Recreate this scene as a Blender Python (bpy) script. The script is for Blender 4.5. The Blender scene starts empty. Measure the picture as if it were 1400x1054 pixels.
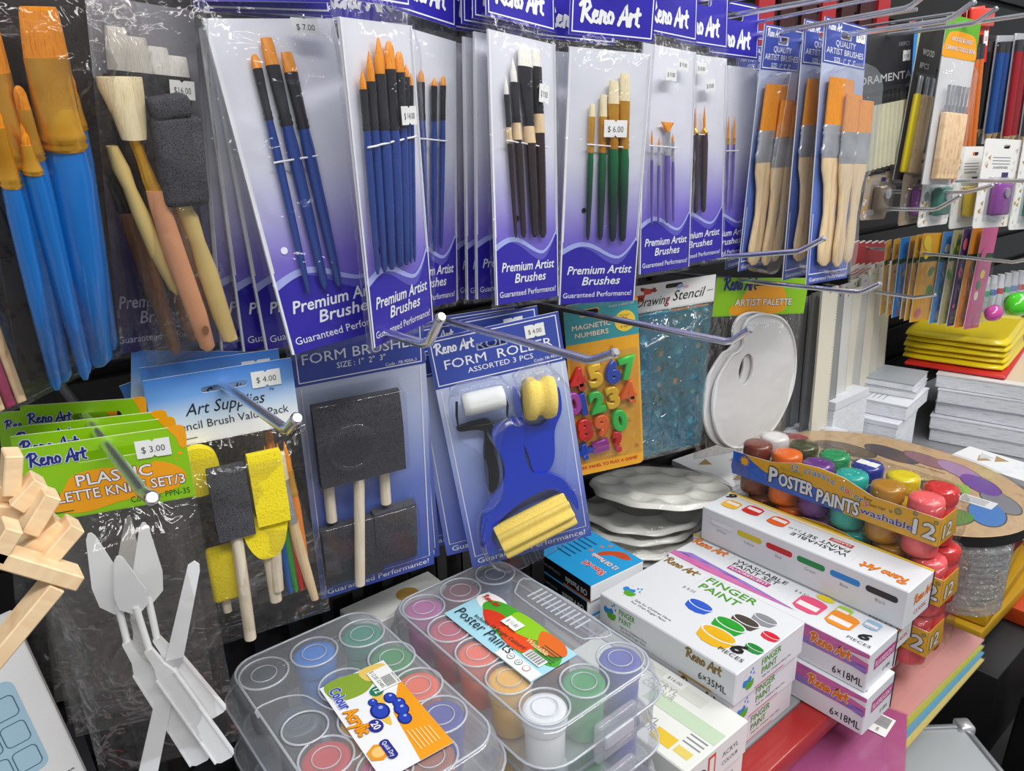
import bpy, bmesh, math, random
from mathutils import Matrix, Vector
random.seed(7)
C = bpy.context.scene.collection
SC = bpy.context.scene

# ------------------------------------------------------------------ camera
cam_data = bpy.data.cameras.new('camera'); cam_data.sensor_width = 36; cam_data.sensor_fit = 'HORIZONTAL'
cam_data.lens = 36 * 1000 / 1400; cam_data.clip_start = .01
cam = bpy.data.objects.new('camera', cam_data); C.objects.link(cam)
yw, pt, rl = math.radians(39), math.radians(18), math.radians(-1.5)
fwd = Vector((math.sin(yw) * math.cos(pt), math.cos(yw) * math.cos(pt), -math.sin(pt)))
rt = Vector((math.cos(yw), -math.sin(yw), 0)); up = rt.cross(fwd)
r2 = rt * math.cos(rl) + up * math.sin(rl); u2 = r2.cross(fwd)
cam.matrix_world = Matrix(((r2.x, u2.x, -fwd.x, 0), (r2.y, u2.y, -fwd.y, 0), (r2.z, u2.z, -fwd.z, .62), (0, 0, 0, 1)))
SC.camera = cam
cam_data.dof.use_dof = False

# ------------------------------------------------------------------ world, lamps, exposure
w = bpy.data.worlds.new('shop_air'); SC.world = w; w.use_nodes = True
w.node_tree.nodes['Background'].inputs[0].default_value = (.93, .96, 1, 1)
w.node_tree.nodes['Background'].inputs[1].default_value = .38
def lamp(name, loc, aim, sx, sy, e, col=(1, .98, .95)):
    l = bpy.data.lights.new(name, 'AREA'); l.shape = 'RECTANGLE'; l.size = sx; l.size_y = sy; l.energy = e; l.color = col
    o = bpy.data.objects.new(name, l); C.objects.link(o); o.location = loc
    o.rotation_euler = (Vector(aim) - Vector(loc)).to_track_quat('-Z', 'Y').to_euler()
lamp('ceiling_tube', (-.1, -.7, 2.0), (.4, .45, .3), 1.6, .22, 27)
lamp('ceiling_tube', (1.3, -.6, 2.0), (.9, .45, .3), 1.6, .22, 26)
lamp('ceiling_tube', (2.3, -.1, 2.0), (1.5, .5, .3), 1.6, .22, 16)
SC.view_settings.view_transform = 'Standard'; SC.view_settings.look = 'None'
SC.view_settings.gamma = 1; SC.view_settings.use_curve_mapping = False
SC.view_settings.exposure = -0.02
SC.cycles.transparent_max_bounces = 40; SC.cycles.max_bounces = 10
SC.cycles.sample_clamp_indirect = 4

# ------------------------------------------------------------------ materials
def lin(h):
    h = h.lstrip('#'); o = []
    for i in (0, 2, 4):
        c = int(h[i:i + 2], 16) / 255
        o.append(c / 12.92 if c <= .04045 else ((c + .055) / 1.055) ** 2.4)
    return (*o, 1)
MATS = {}
def nm(name):
    m = bpy.data.materials.new(name); m.use_nodes = True
    nt = m.node_tree; return m, nt, nt.nodes, nt.links, nt.nodes['Principled BSDF']
def K(hexcol, rough=.5, metal=0, spec=.5, coat=0, name=None):
    """plain surface with a very slight procedural mottle"""
    k = (hexcol, rough, metal, spec, coat)
    if k in MATS: return MATS[k]
    m, nt, N, L, b = nm(name or 'paint_' + hexcol.strip('#'))
    c = lin(hexcol); b.inputs['Roughness'].default_value = rough; b.inputs['Metallic'].default_value = metal
    b.inputs['Specular IOR Level'].default_value = spec; b.inputs['Coat Weight'].default_value = coat
    n = N.new('ShaderNodeTexNoise'); n.inputs['Scale'].default_value = 180
    mx = N.new('ShaderNodeMix'); mx.data_type = 'RGBA'; mx.inputs[6].default_value = c
    mx.inputs[7].default_value = tuple(v * .93 for v in c[:3]) + (1,)
    L.new(n.outputs[0], mx.inputs[0]); L.new(mx.outputs[2], b.inputs['Base Color'])
    MATS[k] = m; return m
def grad(name, stops, length, rough=.35, axis='Z', sign=-1, off=0):
    m, nt, N, L, b = nm(name); b.inputs['Roughness'].default_value = rough
    tc = N.new('ShaderNodeTexCoord'); sp = N.new('ShaderNodeSeparateXYZ'); L.new(tc.outputs['Object'], sp.inputs[0])
    mt = N.new('ShaderNodeMath'); mt.operation = 'MULTIPLY_ADD'; mt.inputs[1].default_value = sign / length; mt.inputs[2].default_value = off
    L.new(sp.outputs[axis], mt.inputs[0]); cr = N.new('ShaderNodeValToRGB'); L.new(mt.outputs[0], cr.inputs[0])
    e = cr.color_ramp.elements
    while len(e) < len(stops): e.new(.5)
    for i, (p, h) in enumerate(stops): e[i].position = p; e[i].color = lin(h)
    L.new(cr.outputs[0], b.inputs['Base Color']); return m
def noisy(name, cols, scale, rough=.6, bump=0, bdist=.002, stretch=(1, 1, 1), detail=4, metal=0, spec=.5):
    m, nt, N, L, b = nm(name); b.inputs['Roughness'].default_value = rough; b.inputs['Metallic'].default_value = metal
    b.inputs['Specular IOR Level'].default_value = spec
    tc = N.new('ShaderNodeTexCoord'); mp = N.new('ShaderNodeMapping'); mp.inputs['Scale'].default_value = stretch
    L.new(tc.outputs['Object'], mp.inputs[0]); n = N.new('ShaderNodeTexNoise'); n.inputs['Scale'].default_value = scale
    n.inputs['Detail'].default_value = detail; L.new(mp.outputs[0], n.inputs['Vector'])
    cr = N.new('ShaderNodeValToRGB'); e = cr.color_ramp.elements
    while len(e) < len(cols): e.new(.5)
    for i, h in enumerate(cols): e[i].position = .3 + .4 * i / max(1, len(cols) - 1); e[i].color = lin(h)
    L.new(n.outputs[0], cr.inputs[0]); L.new(cr.outputs[0], b.inputs['Base Color'])
    if bump:
        bp = N.new('ShaderNodeBump'); bp.inputs['Strength'].default_value = bump; bp.inputs['Distance'].default_value = bdist
        L.new(n.outputs[0], bp.inputs['Height']); L.new(bp.outputs[0], b.inputs['Normal'])
    return m
def film(name, tint, haze, gloss, rough, bump=0, scale=60, dist=.004, hazecol='#ffffff', edge=.5):
    """thin clear plastic: see-through, a little milky, mirror-like at grazing angles"""
    m, nt, N, L, b = nm(name); N.remove(b); out = N['Material Output']
    t = N.new('ShaderNodeBsdfTransparent'); t.inputs[0].default_value = lin(tint)
    g = N.new('ShaderNodeBsdfGlossy'); g.inputs['Roughness'].default_value = rough; g.inputs[0].default_value = (1, 1, 1, 1)
    d = N.new('ShaderNodeBsdfDiffuse'); d.inputs[0].default_value = lin(hazecol)
    tr = N.new('ShaderNodeBsdfTranslucent'); tr.inputs[0].default_value = lin(hazecol)
    a = N.new('ShaderNodeMixShader'); a.inputs[0].default_value = .3; L.new(d.outputs[0], a.inputs[1]); L.new(tr.outputs[0], a.inputs[2])
    m1 = N.new('ShaderNodeMixShader'); m1.inputs[0].default_value = haze; L.new(t.outputs[0], m1.inputs[1]); L.new(a.outputs[0], m1.inputs[2])
    lw = N.new('ShaderNodeLayerWeight'); lw.inputs['Blend'].default_value = .25
    mt = N.new('ShaderNodeMath'); mt.operation = 'MULTIPLY_ADD'; mt.inputs[1].default_value = edge; mt.inputs[2].default_value = gloss; mt.use_clamp = True
    L.new(lw.outputs['Fresnel'], mt.inputs[0])
    m2 = N.new('ShaderNodeMixShader'); L.new(mt.outputs[0], m2.inputs[0]); L.new(m1.outputs[0], m2.inputs[1]); L.new(g.outputs[0], m2.inputs[2])
    L.new(m2.outputs[0], out.inputs[0])
    if bump:
        tc = N.new('ShaderNodeTexCoord'); n = N.new('ShaderNodeTexNoise'); n.inputs['Scale'].default_value = scale; n.inputs['Detail'].default_value = 3
        n.inputs['Distortion'].default_value = .8
        L.new(tc.outputs['Object'], n.inputs['Vector']); bp = N.new('ShaderNodeBump'); bp.inputs['Strength'].default_value = bump; bp.inputs['Distance'].default_value = dist
        L.new(n.outputs[0], bp.inputs['Height']); L.new(bp.outputs[0], g.inputs['Normal']); L.new(bp.outputs[0], lw.inputs['Normal'])
    return m
WHITE = K('#eef0f4', .45); PAPER = K('#f4f4f2', .6); BLACK = K('#141416', .45); INK = K('#1b1c22', .5)
PURPLE = K('#2c22a8', .35); WAVEB = K('#2a1ca6', .3); WAVEL = K('#a9b4ee', .3)
GREY = K('#6b6d72', .5); LINE = K('#b9bcc4', .5); DIM = K('#8c8f98', .5)
CHROME = noisy('chrome_wire', ['#dcdee4', '#f2f4f8'], 30, .24, 0, metal=.92)
FILM = film('clear_bag_film', '#fbfbfc', .008, .014, .05, .7, 34, .010, edge=.16)
FILM2 = film('crinkled_bag_film', '#f8f7f6', .012, .022, .05, .9, 34, .012, edge=.2)
FILM3 = film('heavily_creased_film', '#f8fafa', .02, .07, .07, 1.0, 40, .016, edge=.3)
SLEEVE = film('flat_clear_sleeve', '#fbfbfc', .01, .02, .12, 0, edge=.15)
BLISTER = film('clear_blister', '#fafbfc', .008, .02, .05, .2, 18, .004, edge=.28)
CASE = film('frosted_case_plastic', '#f6f8fa', .22, .03, .10, .08, 30, .002, '#f6f9fd', .35)
RIDGE = film('frosted_ridge', '#eef2f6', .55, .08, .15, 0, hazecol='#f0f4fa')
STICKER = K('#eff1ef', .55)
WOODL = noisy('pale_wood', ['#cfae82', '#e6cda4', '#d9bb8f'], 40, .55, .1, .0005, (6, 6, .5))
WOODP = noisy('pine', ['#dcb487', '#f0d4ab', '#e2bf94'], 18, .5, .1, .0005, (4, 1, 4))
DOWEL = noisy('dowel_wood', ['#cdbfa8', '#e6dcc8', '#d9ccb4'], 60, .55, .1, .0005, (4, 4, .3))
BFOAM = noisy('black_foam', ['#1a1a1d', '#5c5c63', '#303034'], 1100, .95, .7, .001, detail=2, spec=.2)
YFOAM = noisy('yellow_foam', ['#e8cf1c', '#f6e235', '#f0da28'], 700, .9, .5, .001, detail=2, spec=.2)
CFOAM = noisy('custard_foam', ['#ecc84e', '#f8dd78', '#f2d262'], 700, .9, .5, .001, detail=2, spec=.2)
ORANGEB = noisy('golden_bristle', ['#c66c08', '#f09a20', '#de820c'], 120, .4, .4, .0006, (14, 14, .4))
WHITEB = noisy('white_bristle', ['#cfccc0', '#f4f2ea', '#e4e1d6'], 120, .5, .4, .0006, (14, 14, .4))
HOGB = noisy('hog_bristle', ['#cdb98c', '#efe2bd', '#e0cfa2'], 120, .55, .5, .0006, (14, 14, .4))
GOLDF = noisy('brass_ferrule', ['#c98a22', '#edb94a'], 30, .25, metal=.55)
DARKF = noisy('black_ferrule', ['#1e1e22', '#34343a'], 30, .2)
SILVF = noisy('tin_ferrule', ['#aaacb2', '#dcdee2'], 30, .25, metal=.65)
BLUEH = K('#1f3f8c', .2, coat=.5); SKYH = K('#1470c4', .28, coat=.4); GREENH = grad('green_to_black_handle', [(0, '#0d6b3a'), (.5, '#14382c'), (1, '#262a3a')], .1, .2, off=-.8)
BROWNH = K('#2a171c', .2, coat=.5); PLUMH = K('#6a58a8', .25, coat=.4); NAVYH = K('#20305e', .25, coat=.3)

# ------------------------------------------------------------------ mesh builder
I4 = Matrix.Identity(4)
FRONT = Matrix(((1, 0, 0, 0), (0, 0, -1, 0), (0, 1, 0, 0), (0, 0, 0, 1)))      # u right, v up, n out of a card's face
EPS = .00013
def frame(o, u, v):
    u = Vector(u).normalized(); v = Vector(v).normalized(); n = u.cross(v)
    return Matrix(((u.x, v.x, n.x, o[0]), (u.y, v.y, n.y, o[1]), (u.z, v.z, n.z, o[2]), (0, 0, 0, 1)))
TXT = {}
def text_mesh(s, bold, shear):
    k = (s, bold, shear)
    if k not in TXT:
        cu = bpy.data.curves.new('lettering', 'FONT'); cu.body = s; cu.size = 1;  cu.shear = shear
        cu.resolution_u = 2; cu.fill_mode = 'FRONT'
        o = bpy.data.objects.new('lettering', cu); me = o.to_mesh()
        vs = [tuple(v.co) for v in me.vertices]; fs = [tuple(p.vertices) for p in me.polygons]
        o.to_mesh_clear(); bpy.data.objects.remove(o); bpy.data.curves.remove(cu)
        xs = [v[0] for v in vs] or [0]
        TXT[k] = (vs, fs, min(xs), max(xs))
    return TXT[k]
class MB:
    def __init__(s): s.v = []; s.f = []; s.m = []; s.sm = []; s.M = I4; s.mats = []
    j = 0
    def nz(s, n):
        s.j = (s.j + 1) % 8; return n * EPS + s.j * 1.4e-5
    def mi(s, m):
        if m not in s.mats: s.mats.append(m)
        return s.mats.index(m)
    def add(s, vs, fs, mat, smooth=False, M=None):
        M = s.M @ M if M else s.M; b = len(s.v); i = s.mi(mat)
        s.v += [tuple(M @ Vector(p)) for p in vs]
        for f in fs: s.f.append(tuple(b + k for k in f)); s.m.append(i); s.sm.append(smooth)
        return s
    def box(s, x0, x1, y0, y1, z0, z1, mat, M=None):
        vs = [(x0, y0, z0), (x1, y0, z0), (x1, y1, z0), (x0, y1, z0), (x0, y0, z1), (x1, y0, z1), (x1, y1, z1), (x0, y1, z1)]
        return s.add(vs, [(0, 3, 2, 1), (4, 5, 6, 7), (0, 1, 5, 4), (1, 2, 6, 5), (2, 3, 7, 6), (3, 0, 4, 7)], mat, False, M)
    def rbox(s, x0, x1, y0, y1, z0, z1, r, mat, seg=2, M=None, smooth=True):
        bm = bmesh.new(); bmesh.ops.create_cube(bm, size=1)
        for v in bm.verts: v.co = ((x0 + x1) / 2 + v.co.x * (x1 - x0), (y0 + y1) / 2 + v.co.y * (y1 - y0), (z0 + z1) / 2 + v.co.z * (z1 - z0))
        bmesh.ops.bevel(bm, geom=bm.edges[:], offset=r, segments=seg, affect='EDGES', profile=.5)
        return s.bm(bm, mat, smooth and seg > 1, M)
    def bm(s, bm, mat, smooth=False, M=None):
        bm.verts.index_update(); s.add([tuple(v.co) for v in bm.verts], [tuple(v.index for v in f.verts) for f in bm.faces], mat, smooth, M); bm.free(); return s
    def rings(s, rings, mat, smooth=True, cap=(True, True), M=None, closed=True):
        n = len(rings[0]); vs = [p for r in rings for p in r]; fs = []
        for i in range(len(rings) - 1):
            for j in range(n if closed else n - 1):
                k = (j + 1) % n; fs.append((i * n + j, i * n + k, (i + 1) * n + k, (i + 1) * n + j))
        s.add(vs, fs, mat, smooth, M)
        if cap[0]: s.add(rings[0], [tuple(range(n))[::-1]], mat, False, M)
        if cap[1]: s.add(rings[-1], [tuple(range(n))], mat, False, M)
        return s
    def loft(s, secs, mat, n=14, cap=(True, True), M=None):
        """ellipses (x, y, z, rx, ry) stacked along z"""
        R = [[(x + rx * math.cos(2 * math.pi * k / n), y + ry * math.sin(2 * math.pi * k / n), z) for k in range(n)] for x, y, z, rx, ry in secs]
        return s.rings(R, mat, True, cap, M)
    def lathe(s, prof, mat, x=0, y=0, n=24, cap=(True, True), M=None):
        return s.loft([(x, y, z, r, r) for r, z in prof], mat, n, cap, M)
    def tube(s, pts, r, mat, n=8, M=None):
        pts = [Vector(p) for p in pts]; R = []; prev = None
        rr = r if isinstance(r, (list, tuple)) else [r] * len(pts)
        for i, p in enumerate(pts):
            d = (pts[min(i + 1, len(pts) - 1)] - pts[max(i - 1, 0)]).normalized()
            a = prev if prev is not None else (Vector((0, 0, 1)) if abs(d.z) < .9 else Vector((1, 0, 0)))
            a = (a - d * a.dot(d)).normalized(); prev = a; b = d.cross(a)
            R.append([tuple(p + (a * math.cos(2 * math.pi * k / n) + b * math.sin(2 * math.pi * k / n)) * rr[i]) for k in range(n)])
        return s.rings(R, mat, True, (True, True), M)
    def plate(s, outline, t, mat, holes=(), F=None, side=None, smooth=False):
        """flat plate in a frame: outline and holes are (u, v) loops, face at n=0, back at n=-t"""
        bm = bmesh.new(); es = []
        for lp in [outline] + list(holes):
            vs = [bm.verts.new((p[0], p[1], 0)) for p in lp]
            es += [bm.edges.new((vs[i], vs[(i + 1) % len(vs)])) for i in range(len(vs))]
        bmesh.ops.triangle_fill(bm, edges=es, use_beauty=True, normal=(0, 0, 1))
        for f in bm.faces:
            if f.normal.z < 0: f.normal_flip()
        bm.verts.index_update(); vs = [tuple(v.co) for v in bm.verts]; fs = [tuple(v.index for v in f.verts) for f in bm.faces]; bm.free()
        F = F or FRONT
        s.add(vs, fs, mat, False, F); s.add([(a, b, -t) for a, b, c in vs], [f[::-1] for f in fs], side or mat, False, F)
        for lp in [outline] + list(holes):
            n = len(lp); s.add([(a, b, 0) for a, b in lp] + [(a, b, -t) for a, b in lp], [(i, i + n, (i + 1) % n + n, (i + 1) % n) for i in range(n)], side or mat, smooth, F)
        return s
    # printing on a face
    def poly(s, F, pts, mat, n=1):
        z = s.nz(n); return s.add([(a, b, z) for a, b in pts], [tuple(range(len(pts)))], mat, False, F)
    def rect(s, F, u0, v0, u1, v1, mat, n=1): return s.poly(F, [(u0, v0), (u1, v0), (u1, v1), (u0, v1)], mat, n)
    def disc(s, F, u, v, ru, mat, n=1, rv=None, a=0, k=20):
        rv = rv or ru; ca, sa = math.cos(a), math.sin(a)
        return s.poly(F, [(u + ru * math.cos(t) * ca - rv * math.sin(t) * sa, v + ru * math.cos(t) * sa + rv * math.sin(t) * ca) for t in [2 * math.pi * i / k for i in range(k)]], mat, n)
    def line(s, F, pts, w, mat, n=1, caps=False):
        P = [Vector(p) for p in pts]; L = []; R = []
        ws = w if isinstance(w, (list, tuple)) else [w] * len(P)
        for i, p in enumerate(P):
            d = (P[min(i + 1, len(P) - 1)] - P[max(i - 1, 0)]).normalized(); q = Vector((-d.y, d.x)) * ws[i] / 2
            L.append(p + q); R.append(p - q)
        k = len(P); z = s.nz(n); s.add([(a.x, a.y, z) for a in R + L], [(i, i + 1, k + i + 1, k + i) for i in range(k - 1)], mat, False, F)
        if caps:
            for j in (0, -1): s.disc(F, P[j].x, P[j].y, ws[j] / 2, mat, n, k=8)
        return s
    def border(s, F, u0, v0, u1, v1, t, mat, n=1):
        s.rect(F, u0, v0, u1, v0 + t, mat, n); s.rect(F, u0, v1 - t, u1, v1, mat, n); s.rect(F, u0, v0 + t, u0 + t, v1 - t, mat, n); return s.rect(F, u1 - t, v0 + t, u1, v1 - t, mat, n)
    def text(s, F, t, u, v, h, mat, w=None, al='C', sh=0, b=0, n=1, ang=0, out=None, ob=.05):
        """cap height h, baseline at v; w stretches to that width"""
        if out: s.text(F, t, u, v, h, out, w, al, sh, b + ob, n, ang); n += 1
        if b > 0:
            q = b * h; k = 8 if b > .04 else 4
            for i in range(k): s.text(F, t, u + q * math.cos(6.2832 * i / k), v + q * math.sin(6.2832 * i / k), h, mat, w, al, sh, 0, n, ang)
            return s
        vs, fs, a0, z0 = text_mesh(t, 0, sh)
        sy = h / .72; sx = w / max(z0 - a0, 1e-6) if w else sy
        o = {'C': (a0 + z0) / 2, 'L': a0, 'R': z0}[al]; ca, sa = math.cos(ang), math.sin(ang)
        z = s.nz(n); return s.add([(u + (x - o) * sx * ca - y * sy * sa, v + (x - o) * sx * sa + y * sy * ca, z) for x, y, _ in vs], fs, mat, False, F)
    def build(s, name, parent=None, label=None):
        me = bpy.data.meshes.new(name); me.from_pydata(s.v, [], s.f)
        for m in s.mats: me.materials.append(m)
        me.polygons.foreach_set('material_index', s.m); me.polygons.foreach_set('use_smooth', s.sm); me.update()
        o = bpy.data.objects.new(name, me); C.objects.link(o)
        if parent: o.parent = parent
        if label: o['label'] = label
        return o
RENO = [[(.1, 0), (.24, .95)], [(-.02, .76), (.2, 1), (.5, .97), (.58, .74), (.4, .55), (.2, .5)], [(.25, .5), (.42, .22), (.68, .0)],
        [(.78, .28), (1.0, .36), (1.02, .52), (.88, .56), (.77, .36), (.8, .06), (1.0, .02), (1.1, .14)],
        [(1.26, .56), (1.2, 0)], [(1.22, .3), (1.38, .56), (1.5, .5), (1.46, .06), (1.58, .03)],
        [(1.92, .5), (1.8, .56), (1.68, .34), (1.74, .05), (1.9, .04), (2.0, .3), (1.92, .5)],
        [(2.35, .0), (2.56, .45), (2.78, 1), (2.9, 0)], [(2.46, .32), (2.92, .36)],
        [(3.08, .57), (3.06, 0)], [(3.08, .3), (3.2, .55), (3.34, .5)], [(3.52, .86), (3.46, .12), (3.62, .04)], [(3.36, .56), (3.68, .62)]]
def reno(mb, F, u, v, w, mat, n=1, out=None, t=.17, ang=0):
    """the brush-script maker's mark, left end at u, baseline v, width w"""
    k = w / 3.72; ca, sa = math.cos(ang), math.sin(ang)
    for m, tt, nn in (((out, t + .13, n), (mat, t, n + 1)) if out else ((mat, t, n),)):
        for st in RENO: mb.line(F, [(u + x * k * ca - y * k * sa, v + x * k * sa + y * k * ca) for x, y in st], tt * k, m, nn, True)
def blob(pts, k=6):
    """closed smooth loop through points"""
    o = []; n = len(pts)
    for i in range(n):
        p0, p1, p2, p3 = [pts[(i + j - 1) % n] for j in range(4)]
        for q in range(k):
            t = q / k
            o.append(tuple(.5 * (2 * p1[a] + (p2[a] - p0[a]) * t + (2 * p0[a] - 5 * p1[a] + 4 * p2[a] - p3[a]) * t * t + (3 * p1[a] - p0[a] - 3 * p2[a] + p3[a]) * t ** 3) for a in (0, 1)))
    return o
def rr(u0, v0, u1, v1, r, k=5):
    o = []
    for cx, cy, a in ((u1 - r, v1 - r, 0), (u0 + r, v1 - r, 90), (u0 + r, v0 + r, 180), (u1 - r, v0 + r, 270)):
        for i in range(k + 1):
            t = math.radians(a + 90 * i / k); o.append((cx + r * math.cos(t), cy + r * math.sin(t)))
    return o
def slot(u, v, w, h): return rr(u - w / 2, v - h / 2, u + w / 2, v + h / 2, h * .49, 4)

# ------------------------------------------------------------------ things
LABELS = set()
def tag(o, label, cat, group=None, kind=None):
    o['label'] = label; o['category'] = cat
    if group: o['group'] = group
    if kind: o['kind'] = kind
    return o
def thing(name, label, cat, loc=(0, 0, 0), rot=(0, 0, 0), group=None):
    o = bpy.data.objects.new(name, None); C.objects.link(o); o.empty_display_size = .02
    o.rotation_mode = 'YXZ'; o.location = loc; o.rotation_euler = [math.radians(a) for a in rot]
    return tag(o, label, cat, group)
def push(pose, k):
    """the same card a little deeper on the rack"""
    return (pose[0] * k, pose[1] * k, .62 + (pose[2] - .62) * k, *pose[3:6], pose[6] * k, pose[7] * k)
def hung(name, pose, label, cat, group=None):
    """an Empty at the top centre of a card; returns it with the card's width and height"""
    x, y, z, yaw, pit, rol, w, h = pose
    return thing(name, label, cat, (x, y, z), (pit, rol, yaw), group), w, h
def struct(mb, name):
    o = mb.build(name); o['kind'] = 'structure'; return o
def sticker(parent, t, u, v, w, h, n=12, ang=0, F=FRONT, col=None):
    mb = MB(); mb.M = F @ Matrix.Translation((u, v, n * EPS)) @ Matrix.Rotation(ang, 4, 'Z'); b = I4
    k = h * .12
    mb.plate([(-w / 2, -h / 2), (-k, -h / 2), (0, -h / 2 + k), (k, -h / 2), (w / 2, -h / 2), (w / 2, h / 2), (k, h / 2), (0, h / 2 - k), (-k, h / 2), (-w / 2, h / 2)], .0002, STICKER, F=b)
    mb.text(b, t, 0, -h * .2, h * .36, col or K('#4a4b52', .6), w * .68, b=-.005)
    return mb.build('price_sticker', parent)
def pillow(parent, u0, u1, v0, v1, depth, mat=FILM, nu=14, nv=26, seed=0, wr=.0017, name='clear_bag', back=.003):
    """a clear bag: bulged, creased front and flat back, depth(s, t) in metres with s, t in 0..1"""
    R = random.Random(seed); cr = [(R.random(), R.random(), R.uniform(0, math.pi), R.uniform(.25, 1) * wr, R.uniform(.02, .05)) for _ in range(12)]
    mb = MB(); vs = []
    for j in range(nv + 1):
        for i in range(nu + 1):
            s, t = i / nu, j / nv; e = min(1, 6 * min(s, 1 - s), 8 * min(t, 1 - t)); e = e * e * (3 - 2 * e)
            d = depth(s, t)
            for cx, cy, a, am, wd in cr:
                q = abs((s - cx) * math.sin(a) * .5 - (t - cy) * math.cos(a)); d += am * max(0, 1 - q / wd)
            vs.append((u0 + (u1 - u0) * s, -.0006 - e * d, v1 + (v0 - v1) * t))
    n1 = nu + 1; fs = [(j * n1 + i, (j + 1) * n1 + i, (j + 1) * n1 + i + 1, j * n1 + i + 1) for j in range(nv) for i in range(nu)]
    mb.add(vs, fs, mat, True); mb.add([(u0, back, v0), (u1, back, v0), (u1, back, v1), (u0, back, v1), (u0, -.0006, v0), (u1, -.0006, v0), (u1, -.0006, v1), (u0, -.0006, v1)], [(3, 2, 1, 0), (0, 1, 5, 4), (1, 2, 6, 5), (2, 3, 7, 6), (3, 0, 4, 7)], mat)
    return mb.build(name, parent)
def brush(parent, tip, vb, vf, end, wd, kind, mb_, mf, mh, dep=.004, band=None, hw=None, name='brush'):
    """tip (u,v), bristle base v, ferrule end v, handle end (u,v), widest width; depth off the card"""
    U = lambda v: tip[0] + (end[0] - tip[0]) * (v - tip[1]) / (end[1] - tip[1])
    S = lambda v, rx, ry: (U(v), -dep, v, rx, ry)
    r = wd / 2; th = min(.0028, r * .8); rf = hw or max(.0016, min(.0046, r * .82))
    L = vb - tip[1]
    if kind == 'flat': b = [(0, .78, .35), (.12, .86, .5), (.6, .95, .8), (1, 1, 1)]
    elif kind == 'round': b = [(0, .06, .06), (.25, .4, .4), (.6, .85, .85), (1, .8, .9)]
    elif kind == 'fan': b = [(0, 1, .3), (.06, .98, .4), (.5, .6, .6), (1, .2, .8)]
    else: b = [(0, .3, .3), (.1, .62, .45), (.35, .92, .7), (1, 1, 1)]
    root = None
    m = MB(); m.loft([S(tip[1] + L * a, r * x, th * y) for a, x, y in b], mb_)
    fr = .22 * r if kind == 'fan' else r
    root = MB(); q = vf - vb
    root.loft([S(vb, fr * 1.02, th * 1.1), S(vb + q * .45, (fr * .6 + rf * .4), th * .5 + rf * .5), S(vb + q * .8, rf * 1.02, rf), S(vb + q * .86, rf * 1.15, rf * 1.1), S(vb + q * .9, rf, rf), S(vb + q * .95, rf * 1.15, rf * 1.1), S(vf, rf, rf)], mf)
    h = MB(); q = end[1] - vf
    h.loft([S(vf, rf * .97, rf * .95), S(vf + q * .12, rf * 1.15, rf * 1.1), S(vf + q * .5, rf * 1.05, rf * 1.0), S(vf + q * .96, rf * .72, rf * .7), S(end[1], rf * .35, rf * .3)], mh)
    o = h.build(name, parent); m.build('bristles', o); root.build('ferrule', o)
    if band:
        bb = MB(); bb.loft([S(vf, rf * 1.03, rf * 1.03), S(band[0], rf * 1.18, rf * 1.18)], band[1]); bb.build('wood_band', o)
    return o

# ------------------------------------------------------------------ the setting
SLAT = noisy('black_slatwall', ['#070708', '#0c0c0e'], 60, .5)
mb = MB()
for i in range(16):
    z = -.2 + i * .08
    mb.box(-.6, 3.4, .742, .80, z, z + .066, SLAT); mb.box(-.6, 3.4, .756, .80, z + .066, z + .08, SLAT)
struct(mb, 'wall_back')
mb = MB(); mb.box(-.6, 3.4, -1.2, 1.0, -.62, -.6, K('#5a5650', .5)); struct(mb, 'floor')
RED = K('#a32622', .35, coat=.2)
mb = MB(); mb.rbox(-.5, 3.2, .3345, .742, -.025, -.0006, .002, K('#8d8f93', .5))
sh = mb.build('display_shelf'); tag(sh, 'long shelf that the paint boxes stand on, red strip along its front edge', 'shelf')
mb = MB(); mb.rbox(-.5, 3.2, .300, .3340, -.027, -.001, .003, RED); mb.build('price_strip', sh, 'glossy red strip')

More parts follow.
